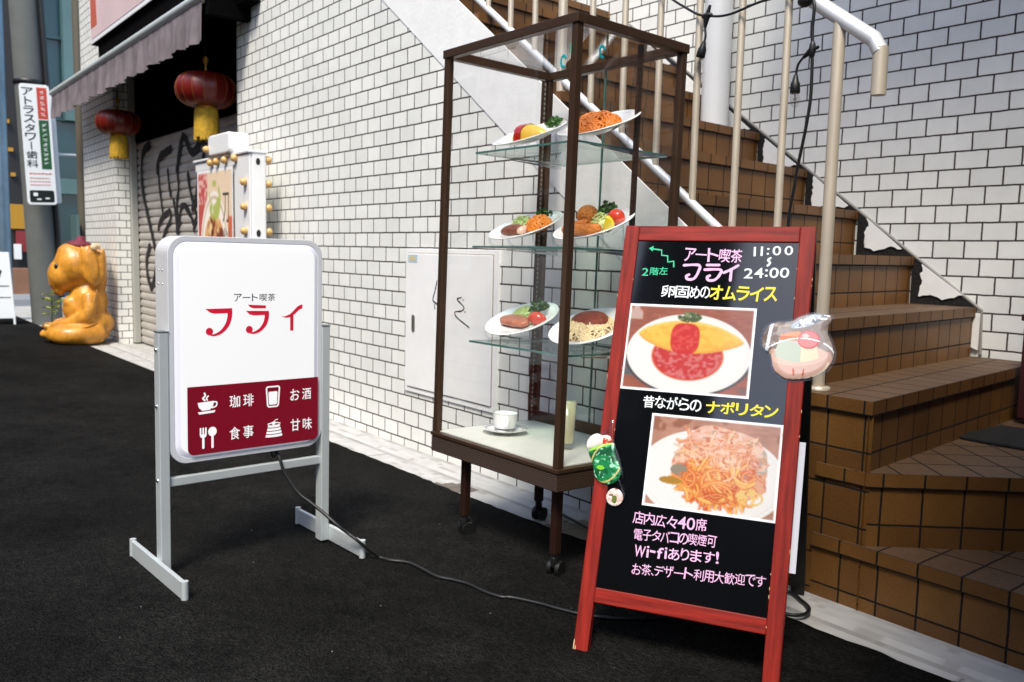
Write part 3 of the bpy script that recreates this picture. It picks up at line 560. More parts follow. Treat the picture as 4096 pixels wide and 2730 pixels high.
mb = MB(); mb.box((-8.1, -.12, 2.34), (-4.93, -.004, 2.58)); mb.box((-5.06, -.25, 2.2), (-5.0, -.004, 2.6)); mb.box((-5.03, -.09, 2.28), (-4.86, -.004, 2.9)); mb.build('housing', 'fascia_dark', aw)
def lantern(x, y, z, rad, label):
    t = thing('paper_lantern', label, 'lantern', (x, y, z), group='red lanterns under the awning')
    pr = [(rad*.32, .56*rad)]+[(rad*(.30+.70*math.sin(math.pi*i/16)**.75), .58*rad*math.cos(math.pi*i/16)) for i in range(1, 16)]+[(rad*.32, -.56*rad)]
    v = []; fs = []; n = 64
    for (r, zz) in pr:
        for k in range(n):
            a = 2*math.pi*k/n; q = r*(1+.018*math.cos(16*a)); v.append((q*math.cos(a), q*math.sin(a), zz))
    fs = [[i*n+k, i*n+(k+1) % n, (i+1)*n+(k+1) % n, (i+1)*n+k] for i in range(len(pr)-1) for k in range(n)]
    mb = MB(); mb.add(v, [f[::-1] for f in fs]); mb.build('shade', 'lantern_red', t, True)
    for k in range(16):
        a = 2*math.pi*k/16; mb = MB(); mb.tube([(r*1.018*math.cos(a), r*1.018*math.sin(a), zz) for r, zz in pr[1:-1]], .0024, 5); mb.build('rib', 'lantern_rib', t, True)
    mb = MB(); mb.lathe([(.0, .62*rad), (rad*.34, .60*rad), (rad*.34, .54*rad)], 20); mb.tube([(0, 0, .6*rad), (0, 0, .6*rad+.05)], .008, 8); mb.ell((0, 0, .6*rad+.075), (.018, .018, .028)); mb.build('top_cap', 'lantern_gold', t, True)
    mb = MB(); mb.lathe([(rad*.36, -.55*rad), (rad*.36, -.66*rad), (rad*.3, -.66*rad)], 20); mb.build('bottom_cap', 'lantern_gold', t, True)
    mb = MB()
    for k in range(46):
        a = 2*math.pi*k/46; r = rad*.34; L = rad*1.02+random.uniform(-.015, .01); mb.tube([(r*math.cos(a), r*math.sin(a), -.66*rad), (r*1.1*math.cos(a+.05), r*1.1*math.sin(a+.05), -.66*rad-L*.6), (r*1.13*math.cos(a), r*1.13*math.sin(a), -.66*rad-L)], .011, 5)
    mb.build('tassel', 'tassel_gold', t, True)
    mb = MB(); mb.tube([(0, 0, .6*rad+.1), (0, 0, 2.5-z)], .004, 6); mb.build('hanging_wire', 'black_rubber', t)
    return t
lantern(-5.63, -.055, 1.882, .186, 'large red lantern with gold fringe hanging above the bulb signboard')
lantern(-7.80, -.05, 1.90, .174, 'dimmer red lantern with gold fringe hanging in front of the tiled pillar')

# ------------------------------------------------------------------ signboard with globe bulbs
bs = thing('bulb_signboard', 'white signboard edged with amber globe bulbs and holding a noodle poster', 'signboard', (0, 0, 0))
mb = MB(); mb.box((-5.39, -.20, .12), (-4.515, -.117, 1.40)); mb.build('case', 'cabinet_white', bs, bevel=.012, seg=3)
mb = MB(); mb.box((-4.72, -.212, .13), (-4.52, -.2005, 1.385)); mb.box((-5.385, -.212, 1.335), (-4.722, -.2005, 1.385)); mb.build('bulb_border', 'cabinet_white', bs, bevel=.003)
mb = MB(); mb.box((-5.40, -.222, 1.39), (-4.51, -.11, 1.405)); mb.build('top_edge', 'cabinet_white', bs, bevel=.004)
for px in (-5.3, -4.6):
    mb = MB(); mb.box((px-.03, -.26, .008), (px+.03, -.06, .12)); mb.build('foot', 'cabinet_grey', bs, bevel=.004)
def poster(u, v):
    c = np.ones(u.shape+(3,))*np.array(lin(232, 206, 176)); c = mixc(c, (u < .30), lin(192, 84, 76)); c = mixc(c, (u > .86)*(v < .7), lin(212, 108, 70)); c = mixc(c, (u < .3)*(v > .78)*sstep(.45, .6, vnoise(u, v, 40, 77)), lin(228, 180, 170))
    bw = ((u-.48)/.40)**2+((v-.46)/.40)**2; c = mixc(c, (bw < 1)*1., lin(244, 234, 220)); c = mixc(c, (np.abs(bw-.82) < .05)*1., lin(206, 176, 150)); n = fbm(u, v, 14, 3)
    s_ = ((u-.48)/.32)**2+((v-.42)/.30)**2; c = mixc(c, (s_ < 1)*1., lin(222, 164, 104)); c = mixc(c, (s_ < .95)*sstep(.45, .6, n), lin(240, 206, 150)); c = mixc(c, (s_ < .95)*sstep(.52, .62, fbm(u, v, 18, 8)), lin(130, 66, 44)); c = mixc(c, (s_ < .9)*sstep(.6, .68, fbm(u, v, 12, 18)), lin(96, 40, 30))
    c = mixc(c, (((u-.5)/.17)**2+((v-.80)/.13)**2 < 1)*sstep(.38, .55, fbm(u, v, 12, 5)), lin(176, 186, 96)); c = mixc(c, (v < .12)*sstep(.5, .6, vnoise(u, v*.4, 50, 78)), lin(70, 56, 50))
    e = np.minimum(np.minimum(u, 1-u)*.58, np.minimum(v, 1-v)*.9) < .014; return mixc(c, e, lin(240, 240, 238))
po = painted('poster', 110, 165, poster, -5.35, .42, -4.755, 1.335, -.2145, 'print_matt', bs, soft=2)
mb = MB(); text(mb, '刀削麺', -4.92, .62, .10, .60, -.2150, vertical=True); mb.build('lettering', 'ink_soft', po)
mb = MB(); mb.prism(rrect(-5.08, 1.406, -4.74, 1.522, .03), 1, -.24, -.12); mb.build('top_lamp_box', 'cabinet_white', bs, bevel=.01, seg=3)
BP = [(-5.082, -.225, 1.372), (-4.983, -.225, 1.372), (-4.852, -.225, 1.372), (-4.703, -.225, 1.372), (-5.075, -.25, 1.445)]+[(-4.568, -.225, 1.236-.132*i) for i in range(8)]+[(-4.536, -.098, 1.36-.13*i) for i in range(9)]
for i, (x, y, z) in enumerate(BP):
    mb = MB(); mb.ell((x, y, z), (.0215, .0215, .0215), 14, 8); b = mb.build('bulb', 'bulb_amber', bs, True)
mb = MB(); mb.prism([(-.165+.012*math.cos(a), 1.345+.019*math.sin(a)) for a in np.linspace(0, 2*math.pi, 14)[:-1]], 0, -4.516, -4.5135); mb.prism([(-.165+.012*math.cos(a), .96+.02*math.sin(a)) for a in np.linspace(0, 2*math.pi, 14)[:-1]], 0, -4.516, -4.5135); mb.build('cable_hole', 'ink_black', bs)

# ------------------------------------------------------------------ seated statue
sa = math.atan2(-.97, -.26)
el = thing('elephant_statue', 'orange seated elephant-eared figure wearing a maroon hat beside the tiled pillar', 'statue', (-8.262, -.305, .012), (0, 0, sa))
def blob(parts, name, mats, parent, voxel=.012, sm=6):
    mb = MB()
    for q in parts:
        if q[0] == 'e': mb.ell(q[1], q[2], 20, 12, rot=q[3] if len(q) > 3 else None)
        else: mb.tube(smooth_path(q[1], 4), [q[2][0]+(q[2][1]-q[2][0])*i/((len(q[1])-1)*4) for i in range((len(q[1])-1)*4+1)], 14)
    o = mb.build(name, mats, None)
    md = o.modifiers.new('r', 'REMESH'); md.mode = 'VOXEL'; md.voxel_size = voxel; md.use_smooth_shade = True
    ms = o.modifiers.new('s', 'SMOOTH'); ms.iterations = sm; ms.factor = .6
    bpy.context.view_layer.update(); dg = bpy.context.evaluated_depsgraph_get(); me = bpy.data.meshes.new_from_object(o.evaluated_get(dg)); me.name = name
    old = o.data; o.modifiers.clear(); o.data = me; bpy.data.meshes.remove(old); o.parent = parent
    if not me.materials: me.materials.append(MATS[mats])
    me.polygons.foreach_set('use_smooth', [True]*len(me.polygons))
    return o
P_ = [('e', (0, 0, .68), (.185, .19, .195)), ('e', (.10, 0, .60), (.135, .145, .15)), ('e', (.155, 0, .555), (.075, .085, .11)), ('e', (.03, 0, .78), (.13, .14, .10)), ('e', (.14, 0, .47), (.055, .06, .06)),
      ('e', (-.08, 0, .36), (.16, .165, .20)), ('e', (-.02, 0, .30), (.15, .155, .15)), ('e', (-.10, 0, .50), (.10, .12, .10)), ('e', (-.1, 0, .17), (.19, .21, .14)),
      ('e', (.055, .06, .36), (.06, .07, .055)), ('e', (.055, -.06, .36), (.06, .07, .055))]
for s in (1, -1):
    P_ += [('e', (-.125, s*.165, .68), (.085, .05, .185), (0, .12, s*.25)), ('e', (-.06, s*.168, .70), (.02, .022, .165), (0, .1, 0)), ('e', (-.205, s*.14, .68), (.03, .05, .16)),
           ('t', [(-.10, s*.15, .43), (-.10, s*.195, .33), (-.06, s*.205, .24), (.06, s*.15, .185), (.19, s*.085, .155)], (.068, .043)), ('e', (.235, s*.07, .15), (.055, .035, .025)),
           ('t', [(-.16, s*.12, .10), (-.02, s*.21, .085), (.12, s*.20, .08), (.20, s*.06, .075)], (.105, .065)), ('e', (.235, s*.02, .08), (.075, .07, .045))]
P_ += [('e', (.0, 0, .05), (.25, .20, .05)), ('e', (-.17, 0, .30), (.06, .13, .25)), ('e', (-.19, 0, .62), (.05, .12, .2))]
blob(P_, 'body', 'statue_orange', el)
for s in (1, -1):
    mb = MB(); mb.ell((.150, s*.112, .668), (.022, .014, .028)); mb.build('eye', 'eye_dark', el, True)
    mb = MB(); mb.ell((-.135, s*.205, .69), (.045, .012, .13), rot=(0, .1, s*.2)); mb.build('ear_lining', 'statue_orange', el, True)
    mb = MB(); mb.ell((-.15, s*.205, .845), (.035, .014, .028), rot=(0, .4, s*.2)); mb.build('worn_patch', 'statue_pale', el, True)
mb = MB()
for i in range(5): mb.tube([(.205-.012*abs(i-2), -.075, .60-.045*i), (.225-.012*abs(i-2), 0, .602-.045*i), (.205-.012*abs(i-2), .075, .60-.045*i)], .0042, 6)
mb.tube(smooth_path([(.12, -.150, .545), (.06, -.165, .560), (.01, -.168, .585)], 4), .004, 6)
mb.tube(smooth_path([(.165, -.098, .715), (.14, -.125, .722), (.11, -.145, .712)], 4), .0045, 6)
for s in (1, -1):
    mb.tube(smooth_path([(-.16, s*.178, .47), (-.135, s*.235, .36), (-.115, s*.245, .27), (-.06, s*.235, .20)], 4), .005, 6); mb.tube(smooth_path([(-.20, s*.14, .20), (-.08, s*.262, .155), (.10, s*.245, .13)], 4), .005, 6)
    for q in range(3): mb.tube([(.245+.01*q, s*(.045+.022*q), .168), (.285, s*(.05+.022*q), .150)], .004, 5)
mb.build('crease', 'statue_crease', el, True)
mb = MB(); M = Matrix.Translation((-.03, 0, .852)) @ Euler((0, -.10, 0)).to_matrix().to_4x4(); mb.lathe([(0, .07), (.02, .085), (.035, .07), (.04, .045), (.085, .03), (.115, .005), (.10, -.02), (0, -.02)], 24, 0, M); mb.build('hat', 'hat_maroon', el, True)

# ------------------------------------------------------------------ lit stand sign
ls = thing('lightbox_sign', 'white backlit cafe stand sign with maroon lower band on silver legs', 'stand sign', (-2.2336, -1.1244, .0208), (.00426, .00627, 1.62082))
HW, YF = .2152, .0049
mb = MB(); mb.prism(rrect(-HW, .3016, HW, .8878, .046, 10), 1, -YF+.004, .0824); mb.build('case', 'sign_case', ls, bevel=.003)
mb = MB(); o_ = rrect(-HW-.001, .3006, HW+.001, .8888, .047, 10); i_ = rrect(-HW+.013, .3146, HW-.013, .8748, .038, 10); n = len(o_)
for (ya, yb) in ((-.0105, .006),):
    v = [(x, ya, z) for x, z in o_]+[(x, ya, z) for x, z in i_]+[(x, yb, z) for x, z in o_]+[(x, yb, z) for x, z in i_]
    fs = []
    for k in range(n):
        q = (k+1) % n; fs += [[k, q, n+q, n+k], [k, 2*n+k, 2*n+q, q], [n+k, n+q, 3*n+q, 3*n+k]]
    mb.add(v, fs)
mb.build('frame_rim', 'rim_white', ls, bevel=.0015, weld=True)
# domed acrylic face
mb = MB(); rings = [(.0125, -.0085, .038), (.018, -.0125, .034), (.026, -.0150, .028), (.034, -.0155, .024)]
v = []
for (d, y, r) in rings: v += [(x, y, z) for x, z in rrect(-HW+d, .3016+d, HW-d, .8878-d, r, 10)]
fs = [[i*n+k, i*n+(k+1) % n, (i+1)*n+(k+1) % n, (i+1)*n+k] for i in range(2) for k in range(n)]; mb.add(v, fs, None, 1)
fs = [[2*n+k, 2*n+(k+1) % n, 3*n+(k+1) % n, 3*n+k] for k in range(n)]+[[3*n+k for k in range(n)]]; mb.add(v, fs, None, 0)
fc = mb.build('face', ['sign_face', 'sign_rim'], ls, True)
YT = -.0162
mb = MB(); mb.prism(rrect(-.172, .3205, .2015, .5010, .018, 8, [.018, .018, .0, .0]), 1, YT, YT+.0004); mp_ = mb.build('menu_band', 'maroon_print', fc)
mb = MB(); text(mb, 'アート喫茶', -.0464, .7205, .1164, .0200, YT, offset=.003); mb.build('lettering', 'ink_print', fc)
mb = MB()
def blade(pts): mb.add([(x, YT, z) for x, z in pts], [list(range(len(pts)))])
def hook(x0, z0, w, h, xr):       # the hooked stem with a round drop at its end
    path = smooth_path([(xr, 0, z0), (xr-.0005, 0, z0-h*.28), (xr-w*.10, 0, z0-h*.58), (xr-w*.30, 0, z0-h*.83), (xr-w*.55, 0, z0-h*.95), (xr-w*.72, 0, z0-h*.93)], 6)
    wd = [.0135, .0125, .0115, .009, .006, .003]
    v = []
    for i, p in enumerate(path):
        t = (path[min(i+1, len(path)-1)]-path[max(0, i-1)]).normalized(); q = wd[min(5, i//6)]*.5+(wd[min(5, i//6+1)]-wd[min(5, i//6)])*.5*(i % 6)/6; nn = Vector((-t.z, 0, t.x)); v += [(p.x+nn.x*q, YT-.0001, p.z+nn.z*q), (p.x-nn.x*q, YT-.0001, p.z-nn.z*q)]
    mb.add(v, [[2*i, 2*i+1, 2*i+3, 2*i+2] for i in range(len(path)-1)])
    cx, cz = path[-1].x-.001, path[-1].z+.0085; mb.add([(cx+.0098*math.cos(a), YT-.0002, cz+.0098*math.sin(a)) for a in np.linspace(0, 2*math.pi, 20)[:-1]], [list(range(19))])
blade([(-.1235, .7022), (-.0515, .7030), (-.0515, .6900), (-.100, .6895), (-.1105, .6925)]); hook(-.12, .699, .075, .069, -.0580)
mb.build('logo_lettering', 'red_print', fc); mb = MB()
blade([(-.0085, .7115), (.0430, .7085), (.0430, .7005), (.008, .7015), (-.001, .7040)]); blade([(-.0140, .6950), (.0515, .6935), (.0515, .6830), (.010, .6820), (-.003, .6850)]); hook(0, .690, .068, .058, .0455)
mb.build('logo_lettering', 'red_print', fc); mb = MB()
mb.add([(p[0], YT, p[1]) for p in [(.0873, .6775), (.100, .6775), (.114, .6830), (.126, .6935), (.136, .7035), (.146, .7085), (.1525, .7085), (.151, .6985), (.141, .6940), (.129, .6830), (.117, .6750), (.103, .6730)]], [list(range(12))])
blade([(.1145, .6790), (.1245, .6860), (.1245, .6370), (.1145, .6370)])
mb.build('logo_lettering', 'red_print', fc)
YI = YT-.0004
kw = dict(offset=.006)
for a in (('珈琲', -.0602, .4360, .0675, .0340), ('お酒', .1154, .4395, .0640, .0325), ('食事', -.0607, .3495, .0675, .0345), ('甘味', .1166, .3520, .0660, .0345)): word(mp_, 'white_print', *a, YI, gap=.30, **kw)
mb = MB()
def poly(pts): mb.add([(x, YI, z) for x, z in pts], [list(range(len(pts)))])
def ellp(cx, cz, a, b, n=24): poly([(cx+a*math.cos(t), cz+b*math.sin(t)) for t in np.linspace(0, 2*math.pi, n+1)[:-1]])
# cup with steam
cx, cz = -.1235, .4290
poly([(cx-.022, cz+.029), (cx+.021, cz+.031), (cx+.019, cz+.018), (cx+.010, cz+.008), (cx-.010, cz+.007), (cx-.019, cz+.016)]); ribbon(mb, [(cx+.019, cz+.028), (cx+.028, cz+.027), (cx+.027, cz+.017), (cx+.016, cz+.013)], .0035, YI-.0001); poly([(cx-.022, cz+.004), (cx+.025, cz+.006), (cx+.022, cz), (cx-.018, cz-.002)])
ribbon(mb, [(cx-.003, cz+.034), (cx-.008, cz+.040), (cx-.002, cz+.046), (cx-.004, cz+.053)], .0045, YI); ribbon(mb, [(cx+.004, cz+.034), (cx+.001, cz+.039), (cx+.006, cz+.045)], .0035, YI)
mb.build('cup_icon', 'white_print', mp_)
mb = MB(); cx, cz = .0636, .4285
pts = rrect(cx-.0195, cz, cx+.0195, cz+.0555, .006); pts = [(cx+(x-cx)*(.78+.22*(z-cz)/.0555), z) for x, z in pts]
ribbon(mb, pts+[pts[0]], .0042, YI, k=1); q = rrect(cx-.0140, cz+.0055, cx+.0140, cz+.042, .004); poly([(cx+(x-cx)*(.8+.2*(z-cz)/.05), z) for x, z in q]); mb.build('glass_icon', 'white_print', mp_)
mb = MB(); cx, cz = -.1315, .3375
ribbon(mb, [(cx, cz), (cx, cz+.032)], .006, YI, k=1)
for dx in (-.007, 0, .007): ribbon(mb, [(cx+dx, cz+.034), (cx+dx, cz+.052)], .0042, YI-.00005, k=1)
poly([(cx-.009, cz+.036), (cx+.009, cz+.036), (cx+.007, cz+.028), (cx-.007, cz+.028)]); ribbon(mb, [(cx+.0245, cz-.001), (cx+.0245, cz+.032)], .006, YI, k=1); ellp(cx+.0245, cz+.041, .0115, .0125); mb.build('cutlery_icon', 'white_print', mp_)
mb = MB(); cx, cz = .0665, .3440
for i in range(4): a = .0240-.0022*i; poly([(cx-a-.001, cz+.0090*i), (cx-a*.5, cz+.0090*i-.0016), (cx+a*.5, cz+.0090*i-.0016), (cx+a+.001, cz+.0090*i), (cx+a-.0005, cz+.0066+.0090*i), (cx+a*.5, cz+.0052+.0090*i), (cx-a*.5, cz+.0052+.0090*i), (cx-a+.0005, cz+.0066+.0090*i)])
ribbon(mb, [(cx-.018, cz+.036), (cx, cz+.0395), (cx+.018, cz+.036)], .003, YI); ellp(cx-.001, cz+.0375, .0055, .005); ribbon(mb, [(cx, cz+.041), (cx+.004, cz+.046), (cx+.011, cz+.047)], .002, YI); mb.build('pancake_icon', 'white_print', mp_)
for s in (-1, 1):
    x0, x1 = (-.2415, -.2165) if s < 0 else (.2165, .2415)
    mb = MB(); mb.box((x0, -.013, .012), (x1, .022, .644)); po_ = mb.build('post', 'aluminium', ls, bevel=.002)
    mb = MB(); mb.box((x0-.0005, -.0135, .6441), (x1+.0005, .0225, .6475)); mb.build('post_cap', 'alu_dark', po_)
    for z in (.60, .455, .262) if s < 0 else ():
        mb = MB(); mb.ell((x0-.001, .004, z), (.004, .0055, .0055), 10, 6); mb.build('bolt', 'chrome', po_, True)
    xf0, xf1 = (-.2535, -.2418) if s < 0 else (.2418, .2535)
    mb = MB(); mb.box((xf0, -.186, .010), (xf1, .186, .055)); ft = mb.build('foot', 'aluminium', ls, bevel=.002)
    for yy in (-.19, .19):
        mb = MB(); mb.tube([((xf0+xf1)/2, yy, .008), ((xf0+xf1)/2, yy, .0585)], .0088, 12); cp = mb.build('foot_cap', 'aluminium', ft, True, bevel=.002)
        mb = MB(); mb.tube([((xf0+xf1)/2, yy, -.004), ((xf0+xf1)/2, yy, .008)], .0075, 12); mb.build('rubber_pad', 'black_rubber', ft)
for (x, z) in ((-.2152, .80), (-.2152, .765)):
    for yy in (.028, .058):
        mb = MB(); mb.ell((x, yy, z), (.002, .0028, .0028), 10, 6); mb.build('rivet', 'chrome', ls, True)
mb = MB(); mb.box((-.2165, -.006, .243), (.2165, .012, .266)); mb.build('crossbar', 'aluminium', ls, bevel=.002)
cordpts = [(-2.268, -1.045, .345), (-2.262, -1.040, .328), (-2.235, -1.033, .299), (-2.22, -1.025, .259), (-2.19, -1.0, .205), (-2.16, -.974, .177), (-2.13, -.952, .153), (-2.09, -.929, .124), (-2.07, -.903, .098), (-2.05, -.893, .088), (-2.040, -.878, .072), (-2.035, -.857, .052), (-2.029, -.826, .026), (-1.995, -.814, .024), (-1.960, -.786, .025), (-1.913, -.777, .025), (-1.825, -.774, .025), (-1.781, -.752, .0245), (-1.732, -.734, .024), (-1.667, -.729, .024), (-1.619, -.714, .0235), (-1.600, -.693, .023), (-1.534, -.659, .022), (-1.476, -.639, .022), (-1.40, -.60, .022), (-1.32, -.50, .019), (-1.26, -.33, .016), (-1.24, -.15, .013), (-1.226, -.062, .013), (-1.175, -.082, .013), (-1.143, -.101, .013), (-1.127, -.119, .013), (-1.118, -.145, .013), (-1.123, -.170, .013), (-1.145, -.188, .013), (-1.22, -.22, .015), (-1.34, -.23, .015), (-1.55, -.20, .012), (-2.1, -.10, .010)]
cordpts = [(x, y, max(z, gz(x, y)+.012)) for x, y, z in cordpts]
mb = MB(); mb.tube(smooth_path(cordpts, 6), .0048, 8); tag(mb.build('power_cord', 'black_rubber', None, True), 'black power cord running from the lit stand sign across the asphalt', 'cord')
_p = thing('cord_gland', None, None); bpy.data.objects.remove(_p)
mb = MB(); mb.lathe([(.012, .302), (.012, .292), (.007, .280), (.005, .272)], 12, 0, Matrix.Translation((.088, .030, 0))); mb.build('cable_gland', 'black_rubber', ls, True)

# ------------------------------------------------------------------ glass display case
W_, D_, z0, z1, z2 = .583, .427, .255, .316, 1.482
dc = thing('display_case', 'tall bronze framed glass food display case on castors', 'display case', (-1.623, -.538, .007), (R(-1.333), R(.001), R(.769)))
PW = .021
for (x, y) in ((-PW, 0), (-W_, 0), (-PW, D_-PW), (-W_, D_-PW)):
    mb = MB(); mb.box((x, y, z1), (x+PW, y+PW, z2-.025)); mb.build('post', 'bronze', dc, bevel=.0015)
mb = MB()
for a, b in (((-W_-.004, -.004, z2-.025), (.004, PW, z2)), ((-W_-.004, D_-PW, z2-.025), (.004, D_+.004, z2)), ((-W_-.004, PW, z2-.025), (-W_+PW, D_-PW, z2)), ((-PW, PW, z2-.025), (.004, D_-PW, z2))): mb.box(a, b)
mb.build('top_frame', 'bronze', dc, bevel=.002)
mb = MB(); mb.box((-W_+PW, PW, z2-.012), (-PW, D_-PW, z2-.0075)); mb.build('top_pane', 'pane_glass', dc)
mb = MB(); mb.box((-W_+PW, .008, z1), (-PW, .0125, z2-.025)); mb.build('front_pane', 'pane_glass', dc)
mb = MB(); mb.box((-.0125, PW, z1), (-.008, D_-PW, z2-.025)); mb.build('side_pane', 'pane_glass', dc)
mb = MB(); mb.box((-W_+.008, PW, z1), (-W_+.0125, D_-PW, z2-.025)); mb.build('side_pane', 'pane_glass', dc)
mb = MB(); mb.box((-W_+PW, D_-.018, z1), (-W_*.5+.02, D_-.0135, z2-.025)); mb.build('rear_door', 'pane_glass', dc)
mb = MB(); mb.box((-W_*.5-.02, D_-.0095, z1), (-PW, D_-.005, z2-.025)); rd = mb.build('rear_door', 'pane_glass', dc)
mb = MB(); mb.box((-W_*.5-.024, D_-.010, z1), (-W_*.5-.0195, D_-.0045, z2-.025)); mb.build('glass_edge', 'glass_edge', rd)
mb = MB(); mb.box((-W_-.004, -.006, z1-.012), (.006, D_+.004, z1)); mb.build('tray_rim', 'bronze', dc, bevel=.002)
mb = MB(); prof = []
mb.box((-W_, -.002, z0), (.002, D_, z1-.0125))
for i in range(9):
    zz = z0+.004+i*.0048; mb.tube([(-W_-.001, -.002, zz), (.003, -.002, zz)], .0018, 6); mb.tube([(.002, -.003, zz), (.002, D_, zz)], .0018, 6)
mb.build('tray_band', 'bronze_ribbed', dc)
mb = MB(); mb.box((-W_+PW*.6, .014, z1-.001), (-.014, D_-.02, z1+.003)); mb.build('tray_floor', 'cream_laminate', dc)
mb = MB(); mb.box((-W_+PW, D_-.03, z1+.003), (-PW, D_-.021, z1+.04)); mb.build('rear_track', 'bronze', dc, bevel=.002)
for (x, y) in ((-.467, .05), (-.05, .05), (-.467, .355), (-.05, .355)):
    mb = MB(); mb.box((x-.012, y-.012, .066), (x+.012, y+.012, z0)); lg = mb.build('leg', 'bronze_leg_shaded', dc, bevel=.003)
    a = random.uniform(-.5, .9); M = Matrix.Translation((x, y, 0)) @ Euler((0, 0, a)).to_matrix().to_4x4()
    mb = MB()
    for dx in (-.0125, .0125): mb.tube([(dx-.006, .010, .0225), (dx+.006, .010, .0225)], .0225, 20, 0, M)
    mb.tube([(0, 0, .04), (0, 0, .074)], .011, 12, 0, M); mb.box((-.006, -.012, .03), (.006, .016, .058), 0, M); mb.build('castor', 'black_rubber', lg, True, bevel=.002)
    mb = MB(); mb.tube([(-.0195, .010, .0225), (-.0187, .010, .0225)], .010, 14, 0, M); mb.build('hub', 'chrome', lg, True)
for (x, y) in ((-.019, .255), (-W_+.019, D_-.04)):
    mb = MB(); mb.box((x-.005, y-.007, z1+.004), (x+.005, y+.007, z2-.03)); up_ = mb.build('slotted_upright', 'bronze', dc)
    mb = MB(); sx = -.0056 if x > -.3 else .0056
    for i in range(72): zz = z1+.02+i*.0155; mb.box((x+sx-.0004, y-.0022, zz), (x+sx+.0004, y+.0022, zz+.009))
    mb.build('slot', 'trim_grey', up_)
for zs in (1.172, .895, .610):
    mb = MB(); mb.box((-.462, .040, zs-.003), (-.030, .398, zs+.003)); sh = mb.build('shelf', 'shelf_glass', dc)
    mb = MB()
    for a, b in (((-.4622, .0396, zs-.0029), (-.0298, .0402, zs+.0029)), ((-.4624, .0402, zs-.0029), (-.4618, .398, zs+.0029)), ((-.0302, .0402, zs-.0029), (-.0296, .398, zs+.0029)), ((-.4622, .3978, zs-.0029), (-.0298, .3984, zs+.0029))): mb.box(a, b)
    mb.build('glass_edge', 'glass_edge', sh)
    mb = MB(); mb.prism([(.09, zs-.004), (.36, zs-.004), (.36, zs-.006), (.27, zs-.014), (.245, zs-.014), (.09, zs-.006)], 0, -.027, -.0245); mb.prism([(.18, zs-.004), (.39, zs-.004), (.39, zs-.014), (.37, zs-.014), (.18, zs-.006)], 0, -.468, -.4655); mb.build('bracket', 'chrome', sh)
mb = MB(); mb.box((-.03, .007, 1.385), (-.0225, .0075, 1.41)); mb.build('sticker', 'marker_green', dc)
mb = MB()
for c in ((-.055, .0068, 1.37), (.0001, .09, 1.40)):
    mb = MB()
    for i in range(9):
        a = .6+i*.55; mb.ell((c[0]+(.009*math.cos(a) if c[0] < -.01 else 0), c[1]+(.009*math.cos(a) if c[0] > -.01 else 0), c[2]+.014*math.sin(a)), (.0045, .0012, .0045) if c[0] < -.01 else (.0012, .0045, .0045), 8, 5)
    mb.build('sticker', 'teal_sticker' if 'teal_sticker' in MATS else (mat('teal_sticker', (.0, .30, .33), .4) and 'teal_sticker'), dc)
cm = Matrix.Translation(dc.location) @ dc.rotation_euler.to_matrix().to_4x4()
def cpt(x, y, z): return cm @ Vector((x, y, z))

# food models -----------------------------------------------------
def plate_thing(name, label, x, zs, tilt=23, rad=.118, y=.20):
    p = cpt(x, y, zs+rad*math.sin(R(tilt))*.86+.014)
    t = thing(name, label, 'food model', p, (R(tilt), R(random.uniform(-3, 3)), R(random.uniform(-6, 4))), 'food models on the glass shelves')
    mb = MB(); mb.lathe([(0, -.004), (rad*.45, -.004), (rad*.55, .0), (rad*.80, .010), (rad, .017), (rad*1.005, .0195), (rad*.985, .0205), (rad*.78, .0135), (rad*.60, .0055), (rad*.5, .003), (0, .003)], 56); mb.build('plate', 'porcelain', t, True)
    mb = MB(); c, s_ = math.cos(R(-tilt)), math.sin(R(-tilt)); h = zs-(p.z)+.004
    for sx in (-.045, .045):
        # clear stand: a bent strip from shelf to plate
        bk = Vector((sx, .05, -.006)); dn = Vector((sx, .05*c-h*s_*-1*0+.02, 0))
        def loc(y_, z_): return (sx, y_*c-z_*s_, y_*s_+z_*c)
        mb.tube([loc(-.095, h+.002), loc(.07, h+.002), loc(.06, .015), loc(.02, -.012)], .004, 6); mb.tube([loc(-.095, h+.002), loc(-.108, h+.012), loc(-.112, h+.026)], .004, 6)
    mb.build('stand', 'clear_acrylic', t, True)
    return t
def noodles(parent, cx, cy, rx, ry, hz, n, m, name='noodles', r=.0021, zb=.006):
    mb = MB()
    for i in range(n):
        a = random.uniform(0, 6.28); q = random.random()**.6; px, py = cx+rx*q*math.cos(a), cy+ry*q*math.sin(a); d = random.uniform(0, 6.28); k = random.uniform(-55, 55); pts = []
        for j in range(13):
            e = ((px-cx)/rx)**2+((py-cy)/ry)**2
            if e > 1: s_ = 1/math.sqrt(e); px, py = cx+(px-cx)*s_, cy+(py-cy)*s_; d += 1.2; e = 1
            pts.append((px, py, zb+hz*math.sqrt(max(0, 1-e))*random.uniform(.82, 1.04)+.002*math.sin(j+i))); px += .0075*math.cos(d); py += .0075*math.sin(d); d += k*.0075+random.uniform(-.3, .3)
        mb.tube(pts, r*random.uniform(.8, 1.15), 5)
    mb.ell((cx, cy, zb-.002), (rx*.9, ry*.9, hz*.84), mi=1, zmin=-.002)  # filler in a darkened tone paints shade into the gaps between strands
    return mb.build(name, [m, m+'_deep'], parent, True)
